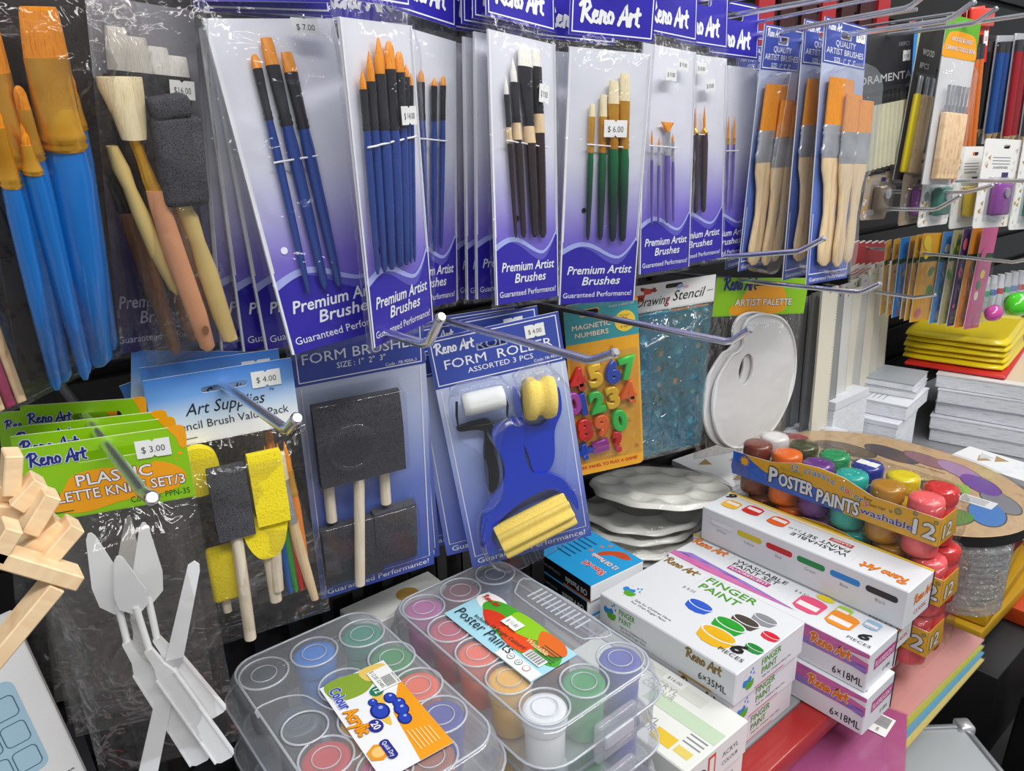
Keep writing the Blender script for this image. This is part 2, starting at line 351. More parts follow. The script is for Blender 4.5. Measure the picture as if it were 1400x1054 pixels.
# ------------------------------------------------------------------ brush packs on cards
def wave(w, h, a):
    """the printed wave: crest left, trough right"""
    return [(-w / 2 + w * i / 20, -h * (a + .03 * math.sin((i / 20 - .02) * 2 * math.pi) * -1 - (.075 * max(0, (i / 20 - .72) / .28) ** 1.6))) for i in range(21)]
CARDG = {}
def premium(pose, label, brushes, sticks=(), hdr=True, seed=0, dot=None, group='violet and white brush packs', tie=None, bag=True, dots='#f4f4ff'):
    o, w, h = hung('brush_pack', pose, label, 'brush pack', group)
    hk = round(h, 3)
    if hk not in CARDG: CARDG[hk] = grad('violet_fade_print', [(0, '#dfe2ea'), (.42, '#d6d8e4'), (.72, '#7a6ccc'), (.8, '#6a5cc4')], h, .3)
    m = MB(); m.plate([(-w / 2, -h), (w / 2, -h), (w / 2, 0), (-w / 2, 0)], .0014, CARDG[hk], side=WHITE)
    F = FRONT; cv = wave(w, h, .775)
    m.poly(F, [(-w / 2, -h), (w / 2, -h)] + cv[::-1], WAVEB, 1)
    m.poly(F, cv + [(u, v - (.002 + .011 * math.sin(max(0, (u / w + .5)) * math.pi) * (.5 + u / w))) for u, v in cv][::-1], K('#5a55c0', .3), 2)
    m.line(F, [(u, v - .0012) for u, v in cv], [.0052 - .0035 * i / 20 for i in range(21)], WAVEL, 3)
    for s in (-1, 1): m.rect(F, s * w * .475 - .0004, -h * .74, s * w * .475 + .0004, -.004, WHITE, 2)
    m.rect(F, -w / 2, -h, -w / 2 + .0016, 0, WHITE, 4); m.rect(F, w / 2 - .0012, -h, w / 2, 0, WHITE, 4)
    m.text(F, 'Premium Artist', .001, -h * .875, .0082, WHITE, w * .84, sh=.22, b=.025, n=4)
    m.text(F, 'Brushes', .003, -h * .922, .0082, WHITE, w * .5, sh=.22, b=.025, n=4)
    m.text(F, 'Guaranteed Performance!', 0, -h * .974, .0052, WHITE, w * .9, b=.006, n=4)
    if dot: m.disc(F, dot[0], dot[1], .0024, K(dots, .5), 5)
    m.build('card', o)
    if hdr:
        m = MB(); hh = .062; b = .010
        m.plate([(-w * .51, b), (w * .51, b), (w * .51, b + hh), (-w * .51, b + hh)], .0012, PURPLE, [slot(0, b + hh * .74, w * .34, .009)], side=WHITE)
        m.border(F, -w * .485, b + .0022, w * .485, b + hh - .0022, .0011, WHITE); reno(m, F, -w * .39, b + .0115, w * .72, WHITE, 2, t=.2)
        m.build('header_card', o)
    for bs in brushes: brush(o, *bs)
    if tie:
        m = MB(); n = 8; m.tube([(tie[0] + (tie[2] - tie[0]) * i / n, -.0062 - .0015 * (i % 2), tie[1] + (tie[3] - tie[1]) * i / n) for i in range(n + 1)], .0007, WHITE, 6); m.build('tie_cord', o)
    for t, u, v, ww, hh, ang in sticks: sticker(o, t, u, v, ww, hh, 82, ang)
    e = .003 if brushes else .0006
    if bag: pillow(o, -w / 2 - e, w / 2 + e, -h - .004, .012, lambda s, t: .0085 + .004 * math.sin(s * 3.14) if brushes else .0016, FILM, seed=seed, wr=.0017 if brushes else .0004)
    return o
B, Fk, H = ORANGEB, DARKF, BLUEH
premium((0.2098, 0.4917, 0.7017, 0.9, -8.7, -4.6, 0.0873, 0.2094), 'nearest violet brush pack priced $ 7.00, three flat golden brushes with blue handles',
    [((-.0192, -.0220), -.0305, -.0615, (-.0230, -.172), .0062, 'filbert', B, Fk, H), ((-.0086, -.0123), -.0289, -.066, (-.0108, -.172), .0094, 'flat', B, Fk, H),
     ((.0025, -.0211), -.0336, -.0689, (-.0004, -.172), .0092, 'flat', B, Fk, H)], [('$ 7.00', .0165, -.0080, .0185, .0105, -.06)], seed=1, dot=(-.0309, -.1419), tie=(-.0253, -.0874, .0058, -.0862))
premium((0.2169, 0.5082, 0.6974, -0.2, 0.5, -3.1, 0.0873, 0.2110), 'violet brush pack directly behind the one priced $ 7.00', [], seed=2)
premium((0.2168, 0.5199, 0.6968, 0.1, -0.2, 0.5, 0.0873, 0.2124), 'second violet brush pack behind the one priced $ 7.00', [], seed=3)
premium(push((0.2178, 0.5313, 0.6984, 1.2, -1.3, 4.4, 0.0873, 0.2157), 1.012), 'rearmost violet brush pack of the stack priced $ 7.00, beside the black foam brush bag', [], seed=4)
f = .93
premium((.2580, .4430, .6973, 23.1, 1.1, -2.9, .0739, .2038), 'turned violet brush pack priced $ 14.00, many golden brushes with blue handles',
    [((a * f, t * f), b * f, c * f, (e * f, -.154), ww * f, k, B, Fk, H) for a, t, b, c, e, ww, k in
     [(-.0272, -.0306, -.0426, -.0686, -.0315, .0058, 'round'), (-.0181, -.0189, -.0377, -.0684, -.0235, .0075, 'round'), (-.0065, -.0086, -.0329, -.0689, -.0145, .0105, 'round'),
      (.0052, -.0121, -.0297, -.0694, -.0045, .0108, 'filbert'), (.016, -.0181, -.0315, -.0685, .004, .0092, 'filbert'), (.0233, -.0258, -.0345, -.0656, .010, .0056, 'round'), (.0285, -.031, -.040, -.066, .015, .004, 'round')]],
    [('$ 14.00', .0116, -.0558, .0172, .0116, 0)], seed=5, dot=(-.0200, -.1395), dots='#14204a', tie=(-.0298, -.0735, .0242, -.0693))
premium(push((0.2975, 0.5340, 0.6998, 2.8, 3.1, -1.6, 0.0853, 0.2104), 1.035), 'violet brush pack hidden behind the turned pack priced $ 14.00', [((.02, -.022), -.034, -.06, (.018, -.16), .006, 'round', B, Fk, H)], seed=6)
premium((0.3567, 0.5368, 0.7085, 19.1, 0.5, 3.5, 0.0778, 0.2197), 'violet brush pack with three small golden blue-handled brushes, right of the $ 14.00 pack',
    [((-.0133, -.0297), -.0382, -.0668, (-.0106, -.1715), .0062, 'filbert', B, Fk, H), ((.0038, -.0327), -.0392, -.0664, (.0005, -.1715), .0058, 'round', B, Fk, H),
     ((.016, -.0302), -.0375, -.0647, (.0105, -.1697), .0056, 'filbert', B, Fk, H)], seed=7, tie=(-.0180, -.081, .0180, -.081))
DB = BROWNH
premium((0.4399, 0.5164, 0.7086, 8.4, -3.5, 3.7, 0.0853, 0.2222), 'violet brush pack with white bristle brushes, black ferrules and dark brown handles',
    [((-.0278, -.0325), -.0489, -.0746, (-.0193, -.1655), .0052, 'round', WHITEB, Fk, DB, .004, (-.0875, WOODL)), ((-.0183, -.019), -.0383, -.0704, (-.009, -.166), .0084, 'round', WHITEB, Fk, DB, .004, (-.084, WOODL)),
     ((-.0042, -.0069), -.0247, -.0723, (.005, -.166), .0185, 'filbert', WHITEB, Fk, DB, .005, (-.086, WOODL)), ((.0118, -.0082), -.0227, -.0611, (.0173, -.1669), .0125, 'flat', WHITEB, Fk, DB, .004, (-.0768, WOODL))],
    [('$ 9.00', .0142, -.0450, .0130, .0150, -.1)], seed=8, dot=(-.0135, -.149), dots='#15151f', tie=(-.0310, -.0855, .0230, -.0885))
premium((0.4391, 0.5301, 0.7097, 3.9, 0.2, 2.2, 0.0853, 0.2211), 'violet brush pack directly behind the white bristle pack', [], seed=9)
premium((0.4387, 0.5450, 0.7076, 3.9, 0.1, 2.2, 0.0853, 0.2216), 'second violet brush pack behind the white bristle pack', [], seed=10)
premium((0.4379, 0.5620, 0.7057, 3.9, 0.1, 1.8, 0.0853, 0.2215), 'rearmost violet brush pack behind the white bristle pack, deep in shade', [], seed=11)
GF = GOLDF
premium((0.5322, 0.5012, 0.7018, -16.0, 0.0, 3.0, 0.0862, 0.2311), 'violet brush pack priced $ 6.00, hog bristle brushes with brass ferrules and green handles',
    [((-.0191, -.0469), -.0577, -.0893, (-.0165, -.1688), .0062, 'flat', HOGB, GF, GREENH), ((-.0078, -.0382), -.0572, -.089, (-.0028, -.169), .0082, 'flat', HOGB, GF, GREENH),
     ((.0014, -.0259), -.0457, -.0854, (.0105, -.1707), .0118, 'flat', HOGB, GF, GREENH, .005), ((.0132, -.0189), -.0426, -.0851, (.0226, -.1709), .0115, 'flat', HOGB, GF, GREENH)],
    [('$ 6.00', .003, -.0674, .0245, .0150, .02)], seed=12, dot=(-.0205, -.1415), dots='#12141c', tie=(-.0240, -.0820, .0190, -.0835))
premium((0.5300, 0.5461, 0.7042, -14.4, 0, 2.8, 0.0849, 0.2347), 'violet brush pack half hidden behind the $ 6.00 pack, one brass ferrule showing',
    [((-.030, -.064), -.076, -.118, (-.028, -.18), .0085, 'flat', HOGB, GF, BROWNH)], seed=13)
SF = SILVF
premium(push((0.6453, 0.5259, 0.7132, 4.3, -2.4, 2.0, 0.0927, 0.2259), 1.006), 'violet brush pack with an orange fan brush among fine liners, two price stickers',
    [((-.0345, -.081), -.095, -.1111, (-.0315, -.1757), .0030, 'round', B, SF, PLUMH), ((-.0218, -.0875), -.098, -.1163, (-.0200, -.1757), .0030, 'round', B, SF, PLUMH),
     ((-.0086, -.0732), -.0827, -.1065, (-.0055, -.1757), .0235, 'fan', B, SF, PLUMH, .005, None, .0030), ((.0024, -.0842), -.092, -.1126, (.0080, -.1756), .0036, 'round', B, SF, PLUMH)],
    [('$ 9.00', .0085, -.0170, .0190, .0115, -.05), ('$ 9.00', -.0125, -.0280, .0190, .0120, 0)], seed=14, tie=(-.0420, -.097, .0090, -.0985))
FATD = K('#3a2d33', .2, coat=.6)
premium(push((0.7178, 0.5406, 0.7110, 3.8, -2.8, 0.6, 0.0999, 0.2242), 1.026), 'violet brush pack with two fine brushes on thick dark handles, next past the fan brush',
    [((-.0202, -.0556), -.078, -.0842, (-.016, -.172), .0042, 'round', B, GF, FATD, .005, None, .0042), ((-.0011, -.0533), -.078, -.0842, (.0005, -.172), .0042, 'round', B, GF, FATD, .005, None, .0042)],
    [('$ 8.00', -.0170, -.0160, .0200, .0120, 0), ('$ 8.00', .0010, -.0330, .0210, .0130, .1)], seed=15, tie=(-.0240, -.0850, .0080, -.0850))
premium(push((0.7981, 0.5554, 0.7051, 2.0, -2.6, 0.7, 0.1024, 0.2248), 1.045), 'violet brush pack with two slim purple brushes, farthest right of the violet packs',
    [((-.0125, -.0577), -.085, -.0925, (-.0125, -.172), .0040, 'round', B, GF, PLUMH), ((.0007, -.0575), -.085, -.0925, (.0007, -.172), .0040, 'round', B, GF, PLUMH)], seed=16, tie=(-.0200, -.1000, .0080, -.1000))

# ------------------------------------------------------------------ blister brush cards
BLUEC = K('#3d50a8', .3)
def wood_brush(o, u, v0, v1, v2, v3, wd, dep, lean=0):
    """wide flat brush: bristles v0..v1, tin ferrule v1..v2, shaped handle v2..v3"""
    S = lambda v, rx, ry: (u + lean * (v - v0) / (v3 - v0), -dep, v, rx, ry); r = wd / 2
    m = MB(); q = v3 - v2
    m.loft([S(v2, r * .97, .0050), S(v2 + q * .1, r * .92, .0052), S(v2 + q * .25, r * .62, .0045), S(v2 + q * .5, r * .45, .0042), S(v2 + q * .8, r * .62, .0048), S(v2 + q * .95, r * .55, .004), S(v3, r * .2, .002)], WOODL, 16)
    b = m.build('brush', o)
    m = MB(); m.loft([S(v0, r * .97, .0030), S(v0 + (v1 - v0) * .2, r * .99, .0042), S(v1, r, .0052)], ORANGEB, 16); m.build('bristles', b)
    m = MB(); q = v2 - v1; m.loft([S(v1 + q * a, r * x, .0054 * x) for a, x in ((0, 1), (.08, 1.06), (.16, 1), (.24, 1.06), (.32, 1), (.66, 1), (.74, 1.06), (.84, 1.06), (.92, 1), (1, 1))], SILVF, 16); m.build('ferrule', b)
BLG = grad('slate_to_blue_print', [(0, '#ccd2de'), (.25, '#a3b0d4'), (.55, '#6079c0'), (1, '#3c53aa')], .31, .28)
def blister_card(pose, label, full=True, price=None):
    o, w, h = hung('flat_brush_card', pose, label, 'brush pack', 'blue cards of flat artist brushes'); m = MB(); F = FRONT
    m.plate([(-w / 2, -h), (w / 2, -h), (w / 2, 0), (-w / 2, 0)], .0014, BLG, [slot(0, -.0155, .026, .008)], side=WHITE)
    hd = .0500
    m.poly(F, [(-w / 2, -hd), (w / 2, -hd), (w / 2, -.0205), (-w / 2, -.0205)], BLUEC); m.poly(F, [(-w / 2, -.0105), (w / 2, -.0105), (w / 2, 0), (-w / 2, 0)], BLUEC)
    for s in (-1, 1): m.poly(F, [(s * w / 2, -.0205), (s * .0135, -.0205), (s * .0135, -.0105), (s * w / 2, -.0105)][::-s], BLUEC)
    m.border(F, -w / 2 + .003, -hd + .002, w / 2 - .003, -.002, .001, WHITE, 2)
    reno(m, F, -w * .42, -.0125, w * .30, WHITE, 2)
    m.text(F, 'QUALITY', 0, -.0290, .0070, WHITE, w * .46, b=.005, n=2); m.text(F, 'ARTIST BRUSHES', 0, -.0382, .0070, WHITE, w * .86, b=.005, n=2)
    m.text(F, 'SIZE : 1"  2"  3"', 0, -.0465, .0052, WHITE, w * .5, b=.01, n=2)
    m.rect(F, -w / 2, -h, w / 2, -h + .012, BLUEC, 1); m.line(F, [(-w * .46, -h + .0125), (w * .46, -h + .0125)], .0012, WHITE, 2)
    for s in (-1, 1): m.rect(F, s * w * .465 - .0006, -h + .012, s * w * .465 + .0006, -h * .72, WHITE, 2)
    m.text(F, 'Guaranteed Performance!', 0, -h + .003, .0052, WHITE, w * .9, b=.01, n=2); m.build('card', o)
    if full:
        wood_brush(o, -.014, -.066, -.120, -.158, -.290, .064, .006, -.010); wood_brush(o, .004, -.084, -.128, -.165, -.292, .042, .014, -.010); wood_brush(o, .030, -.090, -.128, -.165, -.288, .036, .018, -.018)
    m = MB()
    R = [[(u * k, -d, v) for u, v in blob([(-.045, -.062), (.046, -.060), (.048, -.13), (.044, -.165), (.018, -.21), (.022, -.27), (.010, -.299), (-.022, -.299), (-.032, -.27), (-.028, -.21), (-.046, -.165)], 4)] for d, k in ((.0004, 1.06), (.012, 1.03), (.024, 1.0), (.027, .95))]
    m.rings(R, BLISTER, True, (False, True)); m.build('clear_blister', o)
    if price: sticker(o, price, w * .33, -.0130, .0230, .0140, 6)
    return o
blister_card((0.9384, 0.4948, 0.7545, 0.7, -3.1, 2.6, 0.1069, 0.3122), 'front card of three wide golden brushes with wooden handles, fully visible at the row end', True, '$ 9.00')
blister_card((0.9380, 0.5230, 0.7574, 3.2, -0.4, 0.3, 0.1050, 0.3134), 'blue brush card squeezed just behind the front card of wooden handled brushes')
blister_card((0.8960, 0.5520, 0.7530, 5.7, 2.5, -0.4, 0.1039, 0.2965), 'left blue card of wide wooden handled brushes, its right side covered by the front card')
blister_card(push((0.9000, 0.5880, 0.7550, 2.6, 1.4, -3.4, 0.1050, 0.2999), 1.03), 'shaded blue brush card deepest in the row, beside the slim purple brushes', False)

# ------------------------------------------------------------------ left end: bagged brush sets
def bag_set(pose, label, seed):
    return hung('bagged_brush_set', pose, label, 'brush set', 'bagged brush sets at the left end')
o, w, h = bag_set((0.0672, 0.4302, 0.7018, 35.0, 14.1, -8.0, 0.0704, 0.2116), 'bagged set of sky blue brushes with golden bristles and brass ferrules', 20)
m = MB(); m.plate([(-w / 2, -h), (w / 2, -h), (w / 2, 0), (-w / 2, 0)], .001, K('#2a2320', .6)); m.build('backing_card', o)
for tip, vb, vf, end, ww, k, d in [((-.0065, -.012), -.033, -.0755, (.004, -.203), .0250, 'flat', .014), ((-.0310, -.012), -.040, -.082, (-.016, -.206), .0170, 'flat', .008), ((-.0220, -.045), -.055, -.079, (-.004, -.205), .0066, 'filbert', .013),
                               ((-.0270, -.060), -.070, -.084, (-.010, -.205), .0050, 'round', .017), ((.0065, -.040), -.053, -.0715, (.0150, -.203), .0060, 'round', .008), ((.0125, -.040), -.052, -.0700, (.0215, -.202), .0052, 'round', .008), ((-.0350, -.050), -.062, -.090, (-.025, -.206), .0060, 'round', .012)]:
    brush(o, tip, vb, vf, end, ww, k, ORANGEB, GOLDF, SKYH, d, None, max(.0042, ww * .42))
pillow(o, -w / 2 - .004, w / 2 + .002, -h - .003, .006, lambda s, t: .017 + .003 * math.sin(9 * t), FILM2, seed=21, wr=.0025)
o, w, h = bag_set((0.0330, 0.4900, 0.6500, 15, 6, -8.0, 0.060, 0.1560), 'shaded bag of blue brushes behind the sky blue brush set', 22)
for i in range(4): brush(o, (-.022 + .012 * i, -.01), -.03, -.06, (-.012 + .012 * i, -.148), .008, 'flat', ORANGEB, GOLDF, K('#1d5c96', .3), .006)  # same brushes as the front set, shade put into a darker handle blue
pillow(o, -w / 2, w / 2, -h, .004, lambda s, t: .012, FILM2, seed=23, wr=.002)
o, w, h = bag_set(push((0.1040, 0.4860, 0.6950, 14, 4, -9.0, 0.0560, 0.2050), 1.012), 'bag of dark bristle brushes with brown wooden handles beside the sky blue set', 24)
BRN = noisy('brown_wood', ['#6d4a34', '#a5795a'], 40, .45, stretch=(6, 6, .5))
for i, (u, e, ww) in enumerate(((-.018, -.012, .016), (-.004, .002, .014), (.009, .012, .012), (.018, .020, .011))):
    brush(o, (u, -.02 - .01 * i), -.07, -.105, (e, -.200 + .004 * i), ww, 'filbert', K('#221c1c', .7), K('#3a2e2a', .4), BRN, .008, None, .0055)
pillow(o, -w / 2, w / 2, -h, .006, lambda s, t: .013 + .003 * math.sin(7 * t + 3 * s), FILM2, seed=25, wr=.0025)
o, w, h = bag_set((0.1295, 0.4507, 0.7053, 2.0, 11.0, -1.7, 0.0600, 0.2150), 'bag with a cream hog brush, a black foam brush and peach and yellow handles', 26)
YPL = K('#dcc27c', .35, coat=.2); PPL = K('#e0a076', .35, coat=.2); S = lambda u, v, rx, ry, d: (u, -d, v, rx, ry)
m = MB(); m.loft([S(-.0345, -.078, .0030, .003, .008), S(-.0318, -.090, .0046, .004, .008), S(-.0290, -.101, .0036, .0036, .008), S(-.0255, -.115, .0046, .0045, .008), S(-.0190, -.140, .0052, .004, .008), S(-.0125, -.163, .0034, .003, .008), S(-.0115, -.167, .001, .001, .008)], YPL)
m.build('handle', o, 'yellow turned handle')
m = MB(); m.loft([S(-.0170, -.102, .0052, .004, .013), S(-.0160, -.110, .0056, .0045, .013), S(-.0110, -.140, .0062, .0045, .013), S(-.0030, -.180, .0060, .004, .013), S(.0010, -.203, .0048, .003, .013), S(.0015, -.206, .002, .001, .013)], PPL)
m.disc(FRONT @ Matrix.Translation((0, 0, .0172)), -.0005, -.190, .0022, K('#8a5a3c', .6), 1, .0032); b = m.build('brush', o, 'peach handled hog bristle brush')
m = MB(); m.loft([S(-.0265, -.0430, .0112, .003, .012), S(-.0265, -.048, .0112, .0045, .012), S(-.0245, -.062, .0085, .005, .012), S(-.0238, -.0742, .0064, .005, .012)], HOGB, 18); m.build('bristles', b)
m = MB(); m.loft([S(-.0238, -.074, .0034, .003, .012), S(-.0215, -.085, .0030, .003, .012), S(-.0190, -.097, .0040, .0035, .012), S(-.0172, -.102, .0046, .004, .012)], GOLDF); m.build('ferrule', b)
m = MB(); m.loft([S(-.0030, -.112, .0046, .004, .010), S(.0000, -.120, .0058, .0048, .010), S(.0035, -.135, .0046, .004, .010), S(.0075, -.155, .0062, .0045, .010), S(.0130, -.185, .0058, .004, .010), S(.0170, -.203, .0050, .003, .010)], YPL); b = m.build('foam_brush', o, 'yellow handled black foam brush')
m = MB(); m.rbox(-.0145, .0115, -.020, -.006, -.112, -.062, .004, BFOAM); m.M = Matrix.Translation((-.004, -.013, -.06)) @ Matrix.Rotation(-.15, 4, 'Y'); m.rbox(-.010, .011, -.007, .007, -.004, .008, .003, BFOAM); m.build('foam_head', b)
pillow(o, -w / 2 + .003, w / 2 - .005, -h, .012, lambda s, t: .022 + .004 * math.sin(8 * t + 2 * s), FILM2, seed=27, wr=.003)
o, w, h = hung('brush_pack', push((0.1330, 0.5020, 0.7060, 2, 3, 3.5, .0660, .2080), 1.035), 'grey violet brush pack with white bristles behind the foam brush bag, two $ 16.00 stickers', 'brush pack', 'violet and white brush packs')
m = MB(); m.plate([(-w / 2, -h), (w / 2, -h), (w / 2, 0), (-w / 2, 0)], .0014, grad('grey_violet_print', [(0, '#9a9aa0'), (.35, '#77767e'), (.7, '#4a4078'), (1, '#2c2260')], h, .3), side=GREY)
m.text(FRONT, 'Premium Artist', .0, -h * .86, .0085, K('#c9c6e6', .4), w * .8, sh=.2, b=.02, n=2); m.text(FRONT, 'Brushes', .0, -h * .91, .0085, K('#c9c6e6', .4), w * .45, sh=.2, b=.02, n=2); m.text(FRONT, 'Guaranteed Performance!', 0, -h * .968, .005, K('#c9c6e6', .4), w * .88, n=2)
m.build('card', o)
m = MB(); m.plate([(-w / 2, .008), (w / 2, .008), (w / 2, .062), (-w / 2, .062)], .0012, PURPLE, [slot(0, .05, .026, .008)], side=WHITE); m.border(FRONT, -w * .48, .010, w * .48, .060, .001, WHITE); reno(m, FRONT, -w * .36, .018, w * .72, WHITE, 2); m.build('header_card', o)
for i, u in enumerate((-.014, -.003, .009, .020)): brush(o, (u, -.016 - .004 * i), -.040, -.085, (u + .004, -.18), .014, 'flat', WHITEB, DARKF, K('#15151a', .25), .005)
sticker(o, '$16.00', .0190, -.0480, .0150, .0110, 105); sticker(o, '$16.00', .0210, -.0700, .0150, .0110, 107)
pillow(o, -w / 2 - .002, w / 2 + .003, -h - .003, .010, lambda s, t: .0095, FILM, seed=28)
STK = K('#e2c69c', .6)
t = thing('craft_stick_pack', 'bundle of flat wooden craft sticks with a magenta one at the far left edge', 'craft sticks', (.008, .45, .595), (6, -8, 20))
for i in range(8):
    m = MB(); x = -.030 + .0058 * i; m.rbox(x, x + .0052, -.003, 0, -.105, .02, .0012, K('#a83a66', .6) if i == 6 else WOODP); m.build('craft_stick', t, 'magenta stick' if i == 6 else None)
pillow(t, -.034, .020, -.108, .024, lambda s, t: .006, FILM2, seed=29, wr=.001)

# ------------------------------------------------------------------ lower row: green headed palette knife sets
LIME = K('#8cc60f', .35); AMBER = K('#f2a30f', .35); NAVY = K('#1c2a7a', .4); MAROON = K('#7a3a1c', .4)
def lime_header(o, w, h, full, price=None, sl=.036):
    m = MB(); F = FRONT; sv = -h * .22
    m.plate([(-w / 2, -h), (w / 2, -h), (w / 2, 0), (-w / 2, 0)], .0012, LIME, [slot(.002, sv, sl, .006)], side=K('#dfe6c0', .5))
    m.poly(F, blob([(w * .40, 0), (w * .5, 0), (w * .5, -h * .26), (w * .46, -h * .28), (w * .44, -h * .14)]), AMBER); m.disc(F, w * .45, -h * .36, .0012, AMBER); m.disc(F, w * .42, -h * .43, .0007, AMBER)
    reno(m, F, -w * .45, -h * .24, w * .34, NAVY, 2, K('#cfd4f0', .4))
    if full:
        m.poly(F, blob([(-w * .30, -h * .62), (-w * .22, -h * .44), (-.004, -h * .40), (w * .2, -h * .46), (w * .30, -h * .42), (w * .43, -h * .55), (w * .46, -h * .72), (w * .34, -h * .86), (w * .05, -h * .88), (-w * .2, -h * .95), (-w * .40, -h * .84)]), AMBER)
        m.text(F, 'PLASTIC', .002, -h * .59, h * .155, WHITE, w * .46, b=.02, n=2, out=MAROON, ob=.05); m.text(F, 'PALETTE KNIFE SET/3', .0, -h * .775, h * .135, WHITE, w * .90, b=.015, n=2, out=MAROON, ob=.06)
        m.text(F, 'Code no: PPN-3S', w * .47, -h * .93, h * .085, K('#205a20', .5), w * .38, 'R', n=2); m.line(F, [(-w * .40, -h * .90), (-w * .26, -h * .90)], .0006, K('#205a20', .5), 2)
    m.build('header_card', o)
    if price: sticker(o, price, w * .29, -h * .235, .0185, .0110, 6)
KNIFE = K('#f3f5f7', .3, spec=.5, coat=.2)
def knife(o, pts, blade_w, yd, flip=1, name='palette_knife'):
    """(tip, neck, step, handle end) in the bag's plane"""
    (u0, v0), (u1, v1), (u2, v2), (u3, v3) = pts; F = FRONT @ Matrix.Translation((0, 0, yd)); m = MB()
    d = Vector((u1 - u0, v1 - v0)); L = d.length; d.normalize(); q = Vector((-d.y, d.x)) * flip; P = lambda a, b: tuple(Vector((u0, v0)) + d * (a * L) + q * (b * blade_w))
    h = MB(); a = Vector((u2, v2)); e = Vector((u3, v3)); g = (e - a).normalized(); n = Vector((-g.y, g.x)); W = blade_w * .36
    h.tube([(u1, -yd + .0005, v1 + .004), ((u1 * .75 + u2 * .25), -yd - .001, (v1 * .75 + v2 * .25)), (u2, -yd - .007, v2)], .0021, KNIFE, 8)
    Q = lambda k, s: tuple(a + g * ((e - a).length * k) + n * (s * W)); HF = FRONT @ Matrix.Translation((0, 0, yd + .009))
    h.plate([Q(-.02, -.35), Q(.12, -.5), Q(.2, -.9), Q(1, -1), Q(1.02, -.6), Q(1.02, .6), Q(1, 1), Q(.2, .9), Q(.12, .5), Q(-.02, .35)], .0042, KNIFE, F=HF)
    for s in (-1, 1): h.plate([Q(.2, s * .9 - .12), Q(1, s - .14), Q(1, s + .02), Q(.2, s * .9 + .02)], .0016, KNIFE, F=HF @ Matrix.Translation((0, 0, .0008)))
    k = h.build(name, o)
    m.plate([P(1, -.14), P(.86, -.5), P(.62, -.52), P(.06, -.16), P(0, -.05), P(0, .05), P(.05, .14), P(.66, .5), P(.9, .42), P(1, .14)], .0012, KNIFE, F=F); m.build('blade', k)
t1, w, h = hung('palette_knife_pack', (0.0630, 0.4500, 0.4688, -18.3, -0.1, -0.3, 0.0850, 0.0459), 'front pack of white plastic palette knives, green header priced $ 3.00', 'palette knife set', 'green headed palette knife packs')
lime_header(t1, w, h, True, '$ 3.00'); z = -h
knife(t1, [(-.0165, z - .010), (-.0105, z - .066), (-.0085, z - .084), (.0180, z - .182)], .0175, .004); knife(t1, [(-.004, z - .026), (-.0005, z - .066), (.0030, z - .090), (.0330, z - .182)], .0170, .008)
knife(t1, [(.0120, z - .010), (.0060, z - .064), (.0075, z - .086), (.0330, z - .150)], .0165, .003, -1)
m = MB(); F = FRONT @ Matrix.Translation((0, 0, .014)); m.plate([(.0325, z - .038), (.0365, z - .036), (.0388, z - .039), (.0385, z - .043), (.0205, z - .100), (.0100, z - .100)], .0013, KNIFE, F=F); m.plate([(.0205, z - .100), (.0100, z - .100), (.0070, z - .106), (.0175, z - .106)], .004, K('#c4c6c9', .35), F=F); m.plate([(.0070, z - .106), (.0160, z - .106), (.0150, z - .112), (-.0080, z - .182), (-.0200, z - .182)], .0042, KNIFE, F=F); m.build('palette_knife', t1, 'stepped knife with a straight blade')
pillow(t1, -w / 2, w / 2, z - .185, z + .001, lambda s, t: .018 + .003 * math.sin(9 * t + 4 * s), FILM2, seed=31, wr=.002)
for i, (pose, lab) in enumerate([(push((0.0621, 0.4632, 0.4717, -17.5, 0, 1.5, 0.0841, 0.0460), 1.022), 'green headed palette knife pack directly behind the $ 3.00 one'), (push((0.0617, 0.4765, 0.4729, -17.2, 0, 2.0, 0.0830, 0.0460), 1.025), 'third green headed palette knife pack counted from the front'),
                                 (push((0.0645, 0.5004, 0.4771, -12.4, 0, 5.7, 0.0671, 0.0460), 1.012), 'fourth green headed palette knife pack, its maker name fully readable'), ((0.0524, 0.5215, 0.4694, -12.7, 0, 7.4, 0.0638, 0.0460), 'rearmost green headed palette knife pack, cut by the left edge')]):
    o, w, h = hung('palette_knife_pack', pose, lab, 'palette knife set', 'green headed palette knife packs'); lime_header(o, w, h, False)
    if i < 1: knife(o, [(.010, -h - .012), (.004, -h - .06), (.004, -h - .08), (.012, -h - .15)], .013, .004)
    pillow(o, -w / 2, w / 2, -h - .165, -h + .001, lambda s, t: .010 if i < 1 else .003, FILM2, seed=33 + i, wr=.001)

# ------------------------------------------------------------------ stencil brush value packs
SKYG = grad('watercolour_sky_print', [(0, '#3f7fd6'), (.3, '#6da2e4'), (.6, '#c4d9f0'), (.85, '#f2f3f4')], .0491, .4)
t2, w, h = hung('stencil_brush_pack', (0.1450, 0.4901, 0.4837, -10.9, -0.6, -0.5, 0.0943, 0.0491), 'front stencil brush value pack with yellow and black sponge brushes, priced $ 4.00', 'brush set', 'blue headed stencil brush packs')
m = MB(); F = FRONT; m.plate([(-w / 2, -h), (w / 2, -h), (w / 2, 0), (-w / 2, 0)], .0012, SKYG, [slot(.001, -.0125, .030, .0042)], side=WHITE)
m.text(F, 'Art Supplies', .000, -.0285, .0085, K('#16161a', .5), w * .55, sh=.32, b=.0, n=2); m.text(F, '\u2122', .031, -.022, .003, INK, n=2); m.text(F, 'Stencil Brush Value Pack', .002, -.0385, .0058, K('#3a3a40', .5), w * .82, n=2, b=-.008)
m.line(F, [(-.031, -.0445), (-.021, -.0445)], .0005, INK, 2); m.build('header_card', t2)
sticker(t2, '$ 4.00', .0285, -.0115, .0195, .0115, 6)
